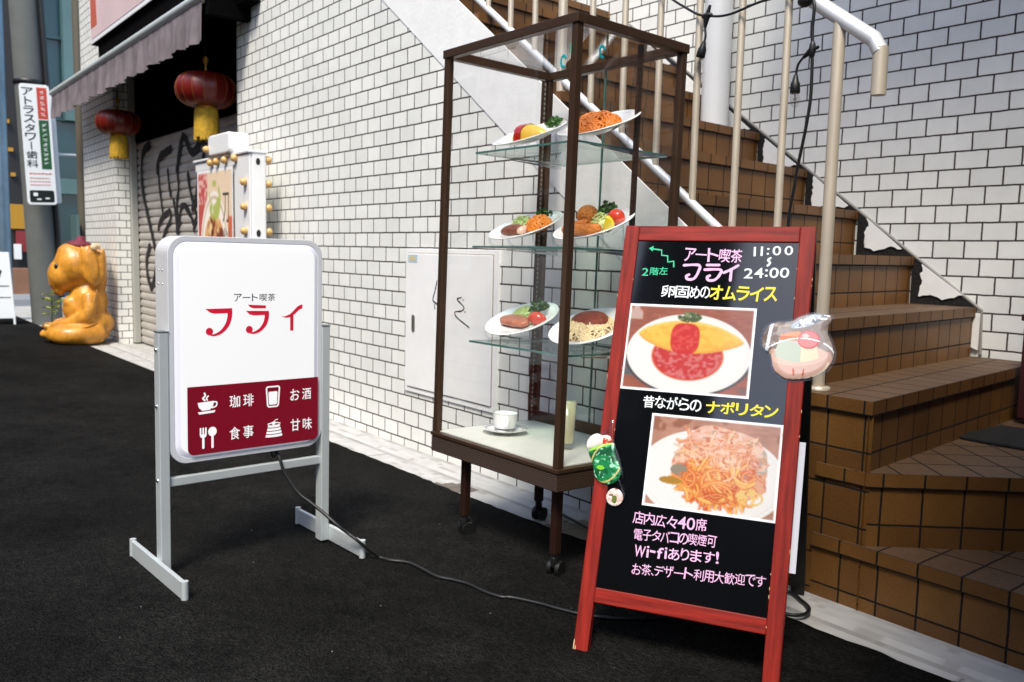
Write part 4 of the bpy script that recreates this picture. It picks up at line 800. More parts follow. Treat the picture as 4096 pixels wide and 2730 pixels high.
def leafy(parent, c, s, name='parsley', m='parsley', n=60):
    mb = MB()
    for i in range(n):
        d = Vector((random.gauss(0, 1), random.gauss(0, 1), abs(random.gauss(.4, .8)))).normalized()*s*random.uniform(.35, 1)
        p = Vector(c)+d; a = Vector((random.gauss(0, 1), random.gauss(0, 1), random.gauss(0, 1))).normalized()*s*.32; b = a.orthogonal().normalized()*s*.25; q = d.normalized()*s*.1
        mb.add([p-a, p+b+q, p+a, p-b+q], [(0, 1, 2, 3)]); 
        if i % 5 == 0: mb.tube([c, p], s*.04, 4)
    return mb.build(name, m, parent)
def shreds(parent, c, rx, ry, h, name='cabbage'):
    mb = MB()
    for i in range(110):
        a = random.uniform(0, 6.28); q = random.random()**.5; p = Vector((c[0]+rx*q*math.cos(a), c[1]+ry*q*math.sin(a), c[2]+h*(1-q*q)*random.uniform(.6, 1.1))); d = Vector((random.gauss(0, 1), random.gauss(0, 1), random.gauss(0, .3))).normalized()*.011
        mb.tube([p-d, p+Vector((0, 0, .004)), p+d], .0013, 4)
    mb.ell((c[0], c[1], c[2]), (rx*.85, ry*.85, h*.8), zmin=-.004); return mb.build(name, 'cabbage', parent, True)
LX, RX = -.400, -.105
t = plate_thing('omelette_plate', 'yellow omelette with a red ketchup band on the top shelf', LX, 1.175)
mb = MB(); v = []; n = 20
for i in range(25):
    u = i/24; q = math.sin(math.pi*u)**.62
    for k in range(n): a = 2*math.pi*k/n; v.append((-.083+.166*u, .036*q*math.cos(a)-.006*math.sin(math.pi*u), .004+.040*q*max(-.15, math.sin(a))))
om = mb.add(v, [[i*n+k, i*n+(k+1) % n, (i+1)*n+(k+1) % n, (i+1)*n+k] for i in range(24) for k in range(n)]).build('omelette', 'egg_yellow', t, True)
mb = MB(); v = []
for i in range(9):
    u = i/8
    for k in range(11): a = R(-8+196*k/10); wv = .003*math.sin(k*1.7); v.append((-.024+.034*u+wv+.006*math.cos(a), .038*math.cos(a)*1.01-.006, .0045+.0425*max(0, math.sin(a))))
mb.add(v, [[i*11+k, i*11+k+1, (i+1)*11+k+1, (i+1)*11+k] for i in range(8) for k in range(10)]).build('ketchup', 'ketchup', t, True)
leafy(t, (.055, .058, .02), .026)
t = plate_thing('spaghetti_plate', 'orange ketchup spaghetti plate on the top shelf', RX, 1.175)
noodles(t, -.01, -.005, .078, .062, .040, 85, 'noodle_orange', r=.0033)
t = plate_thing('hamburg_plate', 'hamburg steak plate with orange spaghetti and pale cabbage on the middle shelf', LX, .898)
shreds(t, (-.045, .025, .008), .045, .038, .026); mb = MB(); mb.ell((-.028, -.028, .012), (.052, .026, .018), rot=(0, 0, .12)); mb.build('patty', 'patty', t, True)
noodles(t, .048, .012, .042, .040, .034, 42, 'noodle_orange', 'noodles', .0031); leafy(t, (.02, .062, .022), .026); mb = MB(); mb.ell((.018, -.03, .014), (.014, .022, .012)); mb.build('ham', 'ham_pink', t, True)
t = plate_thing('fried_plate', 'fried shrimp and croquette plate with tomato and lemon on the middle shelf', RX, .898)
mb = MB(); mb.tube(smooth_path([(-.075, -.048, .018), (-.03, -.052, .02), (.03, -.046, .02), (.062, -.030, .017)], 4), [.010, .0135, .0145, .015, .0155, .016, .016, .016, .016, .0155, .015, .0135, .010], 12); mb.build('fried_shrimp', 'fried', t, True)
mb = MB(); mb.tube(smooth_path([(-.095, -.02, .016), (-.07, -.035, .02), (-.03, -.03, .026), (.01, -.022, .026)], 4), .0135, 12); mb.build('fried_shrimp', 'fried', t, True)
mb = MB(); mb.ell((-.045, .022, .034), (.032, .032, .03)); mb.build('croquette', 'fried', t, True); shreds(t, (.022, .012, .01), .034, .034, .03)
leafy(t, (.005, .055, .03), .030)
mb = MB(); mb.ell((.066, .030, .026), (.027, .022, .024)); mb.build('tomato', 'tomato', t, True)
mb = MB(); mb.prism([(0+.024*math.cos(a), .024*math.sin(a)) for a in np.linspace(R(-100), R(100), 16)], 1, -.007, .007, 0, Matrix.Translation((.068, -.012, .024)) @ Euler((0, R(30), .3)).to_matrix().to_4x4()); mb.build('lemon', 'lemon', t, True, bevel=.003)
t = plate_thing('pork_plate', 'pan fried pork plate with parsley and tomato wedge on the lowest shelf', LX, .613)
mb = MB(); mb.prism([(-.078, -.030), (-.05, -.046), (.0, -.046), (.045, -.040), (.055, -.018), (.035, .004), (-.01, .012), (-.055, .006), (-.078, -.012)], 2, .008, .024); mb.build('pork', 'pork', t, True, bevel=.006, seg=3)
shreds(t, (-.03, .040, .008), .05, .03, .026); leafy(t, (.032, .050, .024), .032); mb = MB(); mb.ell((.066, .010, .02), (.030, .019, .021), rot=(0, .3, .4)); mb.build('tomato', 'tomato', t, True)
t = plate_thing('meat_sauce_plate', 'pale spaghetti under brown meat sauce on the lowest shelf', RX, .613)
noodles(t, -.005, -.006, .086, .078, .030, 110, 'noodle_pale', r=.0028)
mb = MB(); mb.ell((-.012, .016, .026), (.064, .047, .021)); mb.build('meat_sauce', 'meat_sauce', t, True)
# cup, saucer and glass of juice on the tray floor
p = cpt(-.437, .172, z1+.0035); t = thing('saucer', 'white saucer with a thin navy ring under the coffee cup', 'saucer', p, (R(-1.3), 0, 0))
mb = MB(); mb.lathe([(0, .001), (.033, .001), (.034, .004), (.055, .010), (.071, .015), (.072, .0165), (.055, .0125), (.03, .006), (0, .006)], 40); mb.build('dish', 'porcelain', t, True)
mb = MB(); mb.lathe([(.058, .01345), (.0605, .0141)], 40); mb.build('ring', 'band_navy', t, True)
p = cpt(-.437, .172, z1+.010); t = thing('coffee_cup', 'white coffee cup with a navy band at its foot inside the glass case', 'cup', p, (R(-1.3), 0, R(-30)))
mb = MB(); mb.lathe([(0, .0), (.026, 0), (.027, .004), (.0325, .012), (.036, .028), (.0385, .055), (.0390, .0575), (.0378, .0575), (.035, .03), (.030, .012), (0, .01)], 36); mb.build('cup_body', 'porcelain', t, True)
mb = MB(); mb.tube(smooth_path([(.036, 0, .046), (.050, 0, .047), (.056, 0, .034), (.049, 0, .020), (.034, 0, .018)], 5), .0048, 10); mb.build('handle', 'porcelain', t, True)
mb = MB(); mb.lathe([(.0305, .0065), (.0328, .0110)], 36); mb.lathe([(.0391, .0570), (.0393, .0580)], 36); mb.build('band', 'band_navy', t, True)
p = cpt(-.168, .185, z1+.0035); t = thing('juice_glass', 'tall glass of pale yellow juice standing in the glass case', 'drink', p, (R(-1.3), 0, 0))
mb = MB(); mb.lathe([(.0, 0), (.0205, 0), (.021, .012), (.0215, .016), (.028, .142), (.0272, .142), (.0205, .018), (0, .014)], 28); mb.build('tumbler', 'pane_glass', t, True)
mb = MB(); mb.lathe([(0, .0185), (.0203, .0185), (.0268, .139), (0, .139)], 28); mb.build('juice', 'juice', t, True)
mb = MB(); mb.ell((-.0225, -.0115, .085), (.005, .006, .007)); mb.build('cherry', 'meat_sauce', t, True)

# ------------------------------------------------------------------ chalkboard menu on an A-frame
ar = (-.32025, -.00207, .48521)
ab = thing('menu_board', 'red framed blackboard menu stand with two food photos and marker writing', 'menu board', (-1.11528, -.65467, .01001), ar)
AW, AH, AST, ATR, AZ1, AZ0 = .43659, .99864, .03397, .03737, .14868, .11615
def plank(a, b, name, vert=True):
    mb = MB(); mb.box(a, b)
    if not vert: mb.uv = [[(q[1], q[0]) for q in f] for f in mb.uv]
    return mb.build(name, 'red_wood', ab, bevel=.0022)
h = AW/2
plank((-h, 0, 0), (-h+AST, .020, AH), 'stile'); plank((h-AST, 0, 0), (h, .020, AH), 'stile')
plank((-h+AST, .0008, AH-ATR), (h-AST, .0195, AH), 'rail', False); plank((-h+AST, .0008, AZ0), (h-AST, .0195, AZ1), 'rail', False)
mb = MB(); mb.box((-h+AST-.004, .005, AZ1-.004), (h-AST+.004, .012, AH-ATR+.004)); bd = mb.build('board', 'blackboard', ab)
mb = MB()
for (x, z) in ((-h, .0), (-h, .012), (-h+.004, 0)): mb.ell((x+.0015, .001, z+.008), (.0018, .0022, .013))
for q in range(26):
    x = random.choice((-h, -h+AST, h-AST, h)); z = random.uniform(.02, .98); mb.ell((x, .0006, z), (.0011, .0012, random.uniform(.0015, .006)), 6, 4)
mb.build('chipped_edge', mat('bare_wood', (.52, .36, .2), .7) and 'bare_wood', ab)
YB = .0045
word(bd, 'marker_pink', 'アート喫茶', -.0696, .9125, .1325, .0325, YB, offset=.010, jit=.6, gap=.02)
mb = MB()
ribbon(mb, [(-.0680, .9025), (-.0330, .9035), (-.0335, .8860), (-.042, .8705), (-.056, .8690), (-.0600, .8760), (-.054, .8800)], .0062, YB-.0001, jit=.12)
ribbon(mb, [(-.0150, .9045), (.0130, .9050)], .006, YB-.0001, jit=.1); ribbon(mb, [(-.0190, .8930), (.0170, .8940), (.0160, .8810), (.006, .8690), (-.008, .8680), (-.0115, .8750), (-.006, .8790)], .0062, YB-.0002, jit=.12)
ribbon(mb, [(.0250, .8870), (.040, .8945), (.0560, .9050)], .0062, YB-.0001, jit=.1); ribbon(mb, [(.0415, .8960), (.0415, .8690)], .0062, YB-.0002, jit=.1)
mb.build('lettering', 'marker_pink', bd)
nr = {':': .40, '1': .55}
word(bd, 'marker_white', '11:00', .0835, .9280, .0910, .0220, YB, slope=.06, offset=.010, jit=.5, gap=.14, narrow=nr); word(bd, 'marker_white', '24:00', .0701, .8757, .0985, .0245, YB, slope=.03, offset=.010, jit=.5, gap=.14, narrow=nr)
mb = MB(); ribbon(mb, [(.1255, .9245), (.1205, .9195), (.1255, .9130), (.1205, .9060)], .0048, YB); mb.build('lettering', 'marker_white', bd)
word(bd, 'marker_white', '卵固めの', -.1140, .8235, .1125, .0290, YB, offset=.011, jit=.5, gap=.02, narrow={'め': .75, 'の': .7}); word(bd, 'marker_white', '昔ながらの', -.1265, .5610, .1330, .0280, YB, slope=.01, offset=.012, jit=.6, gap=.03)
word(bd, 'marker_yellow', 'オムライス', -.0020, .8220, .1490, .0340, YB-.0002, offset=.020, jit=.5, gap=.02); word(bd, 'marker_yellow', 'ナポリタン', .0170, .5610, .1545, .0280, YB, slope=.02, offset=.018, jit=.6, gap=.02)
word(bd, 'marker_green', '2階左', -.1690, .8745, .0640, .0190, YB, slope=.10, offset=.006, jit=.5, gap=.06)
mb = MB(); ribbon(mb, [(-.150, .9420), (-.1251, .9388), (-.1237, .9261), (-.1091, .9247), (-.1074, .9098), (-.0933, .9118), (-.0918, .8985)], .0034, YB, k=1); mb.add([(-.1565, YB, .9430), (-.1465, YB, .9350), (-.1455, YB, .9490)], [(0, 1, 2)]); mb.build('stair_arrow', 'marker_green', bd)
word(bd, 'marker_pink', '店内広々40席', -.1190, .2985, .1630, .0270, YB, slope=.035, offset=.006, jit=.6, gap=.05, narrow={'4': .75, '0': .75}); word(bd, 'marker_pink', '電子タバコの喫煙可', -.1125, .2645, .1800, .0240, YB, slope=.055, offset=.005, jit=.6, gap=.02)
word(bd, 'marker_pink', 'Wi-fiあります!', -.1070, .2285, .1830, .0250, YB, slope=.070, offset=.009, jit=.5, gap=.10, narrow={'i': .22, '-': .5, 'f': .6, '!': .25, 'り': .75}); word(bd, 'marker_pink', 'お茶、デザート利用大歓迎です', -.1080, .1910, .2840, .0235, YB, slope=.065, offset=.004, jit=.6, gap=.02, narrow={'、': .3})
def photo1(u, v):
    c = np.ones(u.shape+(3,))*np.array(lin(150, 84, 62)); c = c*(.8+.4*vnoise(u*.3, v, 60, 1))[..., None]; c = mixc(c, sstep(.62, .8, fbm(u, v, 5, 11))*(v < .3), lin(88, 90, 92)); c = mixc(c, (u < .26)*(v > .82)*sstep(.5, .6, vnoise(u, v*.2, 30, 2)), lin(190, 160, 150))
    e = ((u-.505)/.485)**2+((v-.445)/.455)**2; c = mixc(c, (e < 1.10)*(v < .4)*1., lin(70, 66, 68)); c = mixc(c, 1-sstep(.985, 1.0, e), lin(232, 230, 226)); c = mixc(c, (np.abs(e-.90) < .012)*.5, lin(200, 198, 196))
    s = ((u-.505)/.285)**2+((v-.42)/.28)**2; n = fbm(u, v, 34, 4); c = mixc(c, 1-sstep(.94, 1.03, s), lin(226, 120, 62)); c = mixc(c, 1-sstep(.86, .96, s), lin(190, 46, 44)); c = mixc(c, (s < .85)*sstep(.45, .62, n)*.6, lin(214, 132, 128))
    uu = np.clip((u-.10)/.835, 0, 1); th = np.sin(np.pi*uu)**.62; top = .60+.205*th+.06*(1-uu)-.01; bot = .655-.20*th-.04*uu*(1-th); om = (v < top)*(v > bot)*(u > .10)*(u < .935)
    c = mixc(c, om*1., lin(238, 186, 74)); c = mixc(c, om*sstep(.45, .7, fbm(u, v, 20, 6))*.6, lin(228, 160, 44)); c = mixc(c, om*sstep(.06, .0, v-bot)*.6, lin(214, 140, 46)); c = mixc(c, om*sstep(.05, .0, top-v)*.5, lin(250, 216, 130))
    k = (np.abs(u-.475)/.115)**3+(np.abs(v-.62)/.178)**3; c = mixc(c, 1-sstep(.92, 1.03, k), lin(196, 36, 30)); c = mixc(c, (k < .8)*sstep(.5, .65, n)*.45, lin(226, 96, 80))
    pz = ((u-.495)/.095)**2+((v-.865)/.062)**2; c = mixc(c, (pz < 1)*(fbm(u, v, 40, 9) > .36), lin(66, 84, 42)); c = mixc(c, (pz < 1)*(fbm(u, v, 50, 19) > .60), lin(120, 132, 84))
    b = np.minimum(np.minimum(u, 1-u)*.292, np.minimum(v, 1-v)*.205) < .0055; return mixc(c*.80, b*1., lin(232, 234, 236))
def photo2(u, v):
    c = np.ones(u.shape+(3,))*np.array(lin(176, 128, 106)); c = c*(.85+.3*vnoise(u*.4, v, 40, 21))[..., None]; c = mixc(c, sstep(.60, .66, fbm(u, v, 7, 23))*.8, lin(140, 84, 58))
    e = ((u-.50)/.56)**2+((v-.38)/.50)**2; c = mixc(c, 1-sstep(.985, 1.0, e), lin(232, 229, 226)); c = mixc(c, (np.abs(e-.86) < .01)*.4, lin(205, 203, 200))
    a = np.arctan2(v-.50, u-.56); e2 = ((u-.57)/.37)**2+((v-.50)/.43)**2+.16*np.sin(a*5+1)*.5+.25*(vnoise(u, v, 10, 31)-.5); m = e2 < .92; n = fbm(u, v, 18, 33)
    c = mixc(c, m*1., lin(218, 158, 120)); c = mixc(c, m*(v > .42)*sstep(.35, .6, n), lin(222, 178, 160)); c = mixc(c, m*(v > .42)*sstep(.55, .66, fbm(u, v, 14, 37))*.75, lin(160, 156, 140)); c = mixc(c, m*sstep(.6, .7, fbm(u, v, 22, 39)), lin(196, 112, 74))
    g = np.random.default_rng(5)
    for i in range(300):
        x, y = .57+.34*(g.random()-.5)*2*.85, .46+.36*(g.random()-.5)*2*.9
        if i > 130: x, y = .28+.46*g.random(), .13+.34*g.random()
        if ((x-.57)/.36)**2+((y-.50)/.42)**2 > .95: continue
        r = .06+.20*g.random()**1.5; ph = g.random()*6.28; sp = (.06+.07*g.random())/r; w = (.0060 if y > .44 else .0085)+.004*g.random(); x -= r*math.cos(ph); y -= r*math.sin(ph)/.72; mx_, my_ = x+r*math.cos(ph), y+r*math.sin(ph)/.72
        dx, dy = u-x, (v-y)*.72; d = np.hypot(dx, dy); an = np.abs((np.arctan2(dy, dx)-ph+np.pi) % (2*np.pi)-np.pi); k = (np.abs(d-r) < w)*(an < sp)
        if my_ > .46: col = lin(*[(226, 150, 110), (232, 176, 150), (214, 130, 90), (238, 190, 150)][i % 4])
        else: col = lin(*[(232, 140, 50), (206, 84, 30), (240, 178, 88), (222, 116, 44)][i % 4])
        c = mixc(c, (np.abs(d-r) < w*1.35)*(an < sp)*.55, lin(150, 58, 28)); c = mixc(c, k*.95, col); c = mixc(c, k*(np.abs(d-r+w*.35) < w*.22)*.6, lin(250, 214, 150))
    c = mixc(c, m*(v > .5)*sstep(.55, .65, fbm(u, v, 26, 43))*.6, lin(236, 206, 186))
    c = mixc(c, ((((u-.20)/.09)**2+((v-.30)/.04)**2) < 1)*1., lin(170, 126, 40)); c = mixc(c, ((((u-.26)/.07)**2+((v-.42)/.06)**2) < 1)*(n > .4), lin(140, 130, 110)); c = mixc(c, ((((u-.80)/.1)**2+((v-.22)/.09)**2) < 1)*(fbm(u, v, 40, 45) > .45), lin(226, 190, 110))
    b = np.minimum(np.minimum(u, 1-u)*.287, np.minimum(v, 1-v)*.207) < .0055; return mixc(c*.80, b*1., lin(232, 234, 236))
mb = MB(); mb.box((-.1865, .0038, .5985), (.1070, .0044, .8065)); ph = mb.build('photo_print', 'clear_acrylic', bd); painted('picture', 220, 156, photo1, -.1855, .5995, .1065, .8050, .0036, 'print_gloss', ph, soft=2)
mb = MB(); mb.box((-.1030, .0038, .3405), (.1858, .0044, .5505)); ph = mb.build('photo_print', 'clear_acrylic', bd); painted('picture', 220, 158, photo2, -.1022, .3415, .1848, .5492, .0036, 'print_gloss', ph, soft=2)
# rear leg frame, black, hinged at the top and spread 0.6 m behind
vv = Vector((0, .60, -.010)); inv = Euler(ar).to_matrix().inverted()
wfoot = Vector((-1.11528, -.65467, .01))+Euler((0, 0, ar[2])).to_matrix() @ Vector((0, .600, -.008)); lf = inv @ (wfoot-Vector((-1.11528, -.65467, .01001)))
top = Vector((0, .024, AH-.01)); dirv = (lf-top); Lb = dirv.length; zax = -dirv.normalized(); xax = Vector((1, 0, 0)); yax = zax.cross(xax)
M = Matrix(((xax.x, yax.x, zax.x, lf.x), (xax.y, yax.y, zax.y, lf.y), (xax.z, yax.z, zax.z, lf.z), (0, 0, 0, 1)))
for s in (-1, 1):
    mb = MB(); x0 = -h if s < 0 else h-AST; mb.box((x0, -.010, 0), (x0+AST, .010, Lb), 0, M); mb.build('rear_leg', 'black_wood', ab)
for zr in (.10, Lb-.06):
    mb = MB(); mb.box((-h+AST, -.008, zr), (h-AST, .008, zr+.035), 0, M); mb.build('rear_rail', 'black_wood', ab)
mb = MB(); mb.box((-h+AST-.004, -.002, .13), (h-AST+.004, .003, Lb-.06), 0, M); mb.build('rear_board', 'black_wood', ab)
mb = MB(); mb.box((-.16, .030, .245), (h+.012, .033, .52)); mb.build('paper_sheet', mat('paper_blue', (.62, .64, .74), .6) and 'paper_blue', ab)
abm = Matrix.Translation(ab.location) @ Euler(ar).to_matrix().to_4x4()
# stickers clipped on the frame -------------------------------------------------
def puffy(name, outline, th, m, parent, y=0):
    """cushion-shaped solid from an outline (x,z)"""
    n = len(outline); cx = sum(p[0] for p in outline)/n; cz = sum(p[1] for p in outline)/n; v = []; lv = [(1, 0), (.93, .6), (.75, .9), (.4, 1.0)]
    for k, hgt in lv: v += [(cx+(x-cx)*k, y-th*hgt, cz+(z-cz)*k) for x, z in outline]
    v.append((cx, y-th*1.02, cz)); v += [(x, y, z) for x, z in outline]
    fs = [[i*n+k, i*n+(k+1) % n, (i+1)*n+(k+1) % n, (i+1)*n+k] for i in range(3) for k in range(n)]+[[3*n+k, 3*n+(k+1) % n, 4*n] for k in range(n)]+[[4*n+1+k for k in range(n)][::-1]]
    mb = MB(); mb.add(v, fs); return mb.build(name, m, parent, True)
def closed(pts, k=5):
    P = [Vector((x, 0, z)) for x, z in pts]; n = len(P); out = []
    for i in range(n):
        a, b, c, d = P[i-1], P[i], P[(i+1) % n], P[(i+2) % n]
        for j in range(k):
            t = j/k; q = .5*((2*b)+(c-a)*t+(2*a-5*b+4*c-d)*t*t+(3*b-a-3*c+d)*t**3); out.append((q.x, q.z))
    return out
def shaped_print(name, outline, fn, res, y, th, parent, m='print_gloss'):
    """a die-cut printed piece with softly rounded edge; colours from fn(x,z)"""
    P = np.array(outline); x0, z0_ = P.min(0); x1, z1_ = P.max(0); nx, nz = max(6, int((x1-x0)/res)), max(6, int((z1_-z0_)/res))
    xs = np.linspace(x0, x1, nx+1); zs = np.linspace(z0_, z1_, nz+1); X, Z = np.meshgrid(xs, zs)
    A = P; B = np.roll(P, -1, 0)
    def inside(px, pz):
        c = np.zeros(px.shape, bool)
        for (ax, az), (bx_, bz) in zip(A, B):
            if az == bz: continue
            c ^= ((az > pz) != (bz > pz)) & (px < (bx_-ax)*(pz-az)/(bz-az)+ax)
        return c
    def dist(px, pz):
        d = np.full(px.shape, 9.)
        for a, b in zip(A, B):
            ab_ = b-a; L = ab_@ab_+1e-12; t = np.clip(((px-a[0])*ab_[0]+(pz-a[1])*ab_[1])/L, 0, 1); d = np.minimum(d, np.hypot(px-a[0]-t*ab_[0], pz-a[1]-t*ab_[1]))
        return d
    D = dist(X, Z); Yv = y-th*np.sqrt(np.clip(D/(th*2.2), 0, 1)); cxm, czm = (X[:-1, :-1]+X[1:, 1:])/2, (Z[:-1, :-1]+Z[1:, 1:])/2; keep = inside(cxm, czm)
    C = np.clip(fn(cxm, czm), 0, 1); i, j = np.meshgrid(np.arange(nx), np.arange(nz)); a = (j*(nx+1)+i); F = np.stack([a, a+1, a+nx+2, a+nx+1], -1)[keep]; used = np.unique(F); mp = -np.ones(X.size, int); mp[used] = np.arange(len(used))
    V = np.c_[X.ravel(), Yv.ravel(), Z.ravel()][used]
    me = bpy.data.meshes.new(name); me.from_pydata(V.tolist(), [], mp[F].tolist()); at = me.color_attributes.new('Col', 'FLOAT_COLOR', 'CORNER')
    cc = np.repeat(np.concatenate([C[keep], np.ones((keep.sum(), 1))], 1), 4, 0); at.data.foreach_set('color', cc.astype(np.float32).ravel()); me.materials.append(MATS[m]); me.polygons.foreach_set('use_smooth', [True]*len(me.polygons)); me.update()
    o = bpy.data.objects.new(name, me); COL.objects.link(o); o.parent = parent; return o
def nn(x, z, s, seed): return fbm((x*3.3+1.1) % 1, (z*3.3+.2) % 1, s, seed)
def ell2(x, z, cx, cz, a, b, rot=0): ca, sa = math.cos(rot), math.sin(rot); dx, dz = x-cx, z-cz; return ((dx*ca+dz*sa)/a)**2+((-dx*sa+dz*ca)/b)**2
sd_ = thing('soda_charm', 'green cream soda shaped sticker charm on the board frame', 'sticker'); sd_.matrix_world = abm
so1 = closed([(-.1982, .5216), (-.1885, .5181), (-.1852, .4917), (-.1785, .4747), (-.1600, .436), (-.1500, .4050), (-.1540, .3818), (-.1420, .3640), (-.1436, .3430), (-.1644, .3290), (-.1880, .3421), (-.1900, .3620), (-.2130, .3777), (-.2300, .4250), (-.2500, .4575), (-.2479, .4762), (-.2200, .4920), (-.2030, .4980)])
puffy('clear_edge', so1, .003, 'clear_acrylic', sd_, -.0005)
def soda(x, z):
    c = np.ones(x.shape+(3,))*np.array(lin(14, 116, 62)); n = nn(x, z, 26, 51); c = mixc(c, sstep(.35, .65, nn(x, z, 30, 52)), lin(8, 74, 40)); c = mixc(c, sstep(.58, .7, n)*.8, lin(40, 160, 92)); c = mixc(c, sstep(.66, .74, nn(x, z, 40, 53))*.8, lin(170, 222, 196))
    c = mixc(c, ell2(x, z, -.205, .412, .009, .005) < 1, lin(120, 190, 40)); c = mixc(c, (z > .448+(x+.23)*.42), lin(132, 190, 48)); c = mixc(c, (np.abs(ell2(x, z, -.193, .425, .034, .047, -.32)-1) < .10)*.7, lin(214, 190, 120)); return c
shaped_print('soda', closed([(-.2370, .4500), (-.1840, .4710), (-.1740, .4450), (-.1590, .4150), (-.1590, .3950), (-.1740, .3790), (-.1980, .3780), (-.2160, .3910), (-.2230, .4150)], 4), soda, .0011, -.0036, .003, sd_)
def icec(x, z): c = np.ones(x.shape+(3,))*np.array(lin(232, 224, 214)); c = mixc(c, sstep(.5, .7, nn(x, z, 30, 54))*.6, lin(250, 248, 244)); c = mixc(c, (x > -.2065)*(z < .4815)*1., lin(214, 58, 40)); return mixc(c, (x > -.2065)*sstep(.55, .66, nn(x, z, 40, 55))*.8, lin(246, 190, 170))
shaped_print('ice_cream', closed([(-.2390, .4520), (-.2100, .4640), (-.1890, .4720), (-.1900, .4830), (-.1990, .4870), (-.2100, .4850), (-.2240, .4880), (-.2380, .4800), (-.2450, .4650)], 4), icec, .0010, -.0040, .004, sd_)
def footc(x, z): c = np.ones(x.shape+(3,))*np.array(lin(206, 178, 168)); c = mixc(c, sstep(.4, .62, nn(x, z, 36, 56)), lin(246, 236, 230)); c = mixc(c, sstep(.58, .70, nn(x, z, 30, 57)), lin(120, 96, 84)); return mixc(c, ell2(x, z, -.163, .345, .006, .009) < 1, lin(92, 110, 40))
shaped_print('foot', closed([(-.1640+.0195*math.cos(a), .3500+.0195*math.sin(a)) for a in np.linspace(0, 2*math.pi, 11)[:-1]], 3), footc, .0010, -.0038, .004, sd_)
pd = thing('pudding_charm', 'clear pudding dessert shaped sticker charm on the right frame edge', 'sticker'); pd.matrix_world = abm
po1 = closed([(.1195, .7390), (.1280, .7640), (.1480, .7770), (.1793, .7808), (.2000, .7930), (.2250, .8010), (.2560, .7990), (.2690, .7900), (.2577, .7669), (.2660, .7500), (.2790, .7150), (.2750, .6880), (.2594, .6667), (.2300, .6500), (.1847, .6432), (.1600, .6560), (.1489, .6702), (.1407, .6997), (.1230, .7150)], 4)
puffy('clear_edge', po1, .004, 'clear_acrylic', pd, -.001)
C_ = np.array([.203, .716])
def pud(x, z):
    c = np.ones(x.shape+(3,))*np.array(lin(150, 138, 132)); c = mixc(c, sstep(.45, .65, nn(x, z, 20, 61))*.5, lin(182, 170, 164)); c = mixc(c, (x < .170)*(z > .69)*sstep(.42, .6, nn(x, z, 30, 62))*.8, lin(104, 84, 70))
    dish = ell2(x, z, .203, .690, .070, .044, .12); c = mixc(c, sstep(1.04, .94, dish)*(z < .712), lin(214, 176, 162)); c = mixc(c, (ell2(x, z, .204, .700, .058, .022, .1) < 1)*1., lin(232, 192, 176))
    hw = .046-.012*np.clip((z-.700)/.05, 0, 1); bd_ = (np.abs(x-.199) < hw)*(z > .698-.012*(1-((x-.199)/.046)**2))*(z < .748+.006*np.cos((x-.199)*60)); c = mixc(c, bd_*1., lin(190, 200, 184)); c = mixc(c, bd_*(x > .208), lin(226, 218, 186)); c = mixc(c, bd_*(z > .733)*1., lin(206, 124, 84)); c = mixc(c, bd_*(z > .742)*(x < .205), lin(232, 160, 124))
    c = mixc(c, sstep(1.08, .94, ell2(x, z, .222, .737, .0225, .0205)), lin(206, 92, 96)); c = mixc(c, ell2(x, z, .221, .738, .020, .018) < 1, lin(230, 136, 136)); c = mixc(c, ell2(x, z, .215, .745, .007, .005) < 1, lin(248, 206, 200))
    sp = ell2(x, z, .222, .780, .042, .011, .42); c = mixc(c, sstep(1.1, .9, sp), lin(176, 190, 206)); c = mixc(c, (sp < .8)*sstep(.48, .56, nn(x, z, 50, 63)), lin(238, 243, 248)); c = mixc(c, (sp < .9)*(nn(x, z, 34, 66) > .62), lin(120, 128, 138))
    c = mixc(c, ((ell2(x, z, .196, .664, .0022, .0085, .15) < 1) | (ell2(x, z, .216, .664, .0020, .009, -.1) < 1))*1., lin(190, 96, 64)); c = mixc(c, (np.abs(dish-1.22) < .07)*(nn(x, z, 26, 64) > .38), lin(244, 246, 248)); c = mixc(c, (np.abs(dish-.80) < .05)*(z < .690)*(nn(x, z, 30, 65) > .45), lin(250, 238, 214)); c = mixc(c, (np.abs(x-.135-.12*(z-.70)) < .0035)*(z > .69)*(z < .77), lin(226, 236, 244)); return c  # pale rim streaks are highlights painted into the colour
shaped_print('print', [tuple(C_+(np.array(p)-C_)*.93) for p in po1], pud, .0011, -.0052, .005, pd)

# ------------------------------------------------------------------ small things by the stair
tag(MB().prism(rrect(-1.124, .615, -.60, .925, .03), 2, Z0[2]+.001, Z0[2]+.010).build('door_mat', 'mat_black', None, bevel=.003), 'black rubber door mat lying on the second stair tread', 'mat')
cr = thing('wooden_crate', 'dark red wooden stand at the foot of the stair by the wall', 'stand', (-1.10, 1.05, Z0[2]))
mb = MB(); mb.box((-.02, .0, .005), (.45, .14, .34)); mb.build('body', 'crate_red', cr, bevel=.006)
mb = MB(); mb.box((-.03, -.01, .34), (.46, .15, .362)); mb.build('top', 'crate_red', cr, bevel=.004)
for i in range(3):
    mb = MB(); mb.box((-.021+.16*i, -.006, .02), (.10+.16*i, -.0005, .33)); mb.build('slat', 'crate_red', cr, bevel=.003)

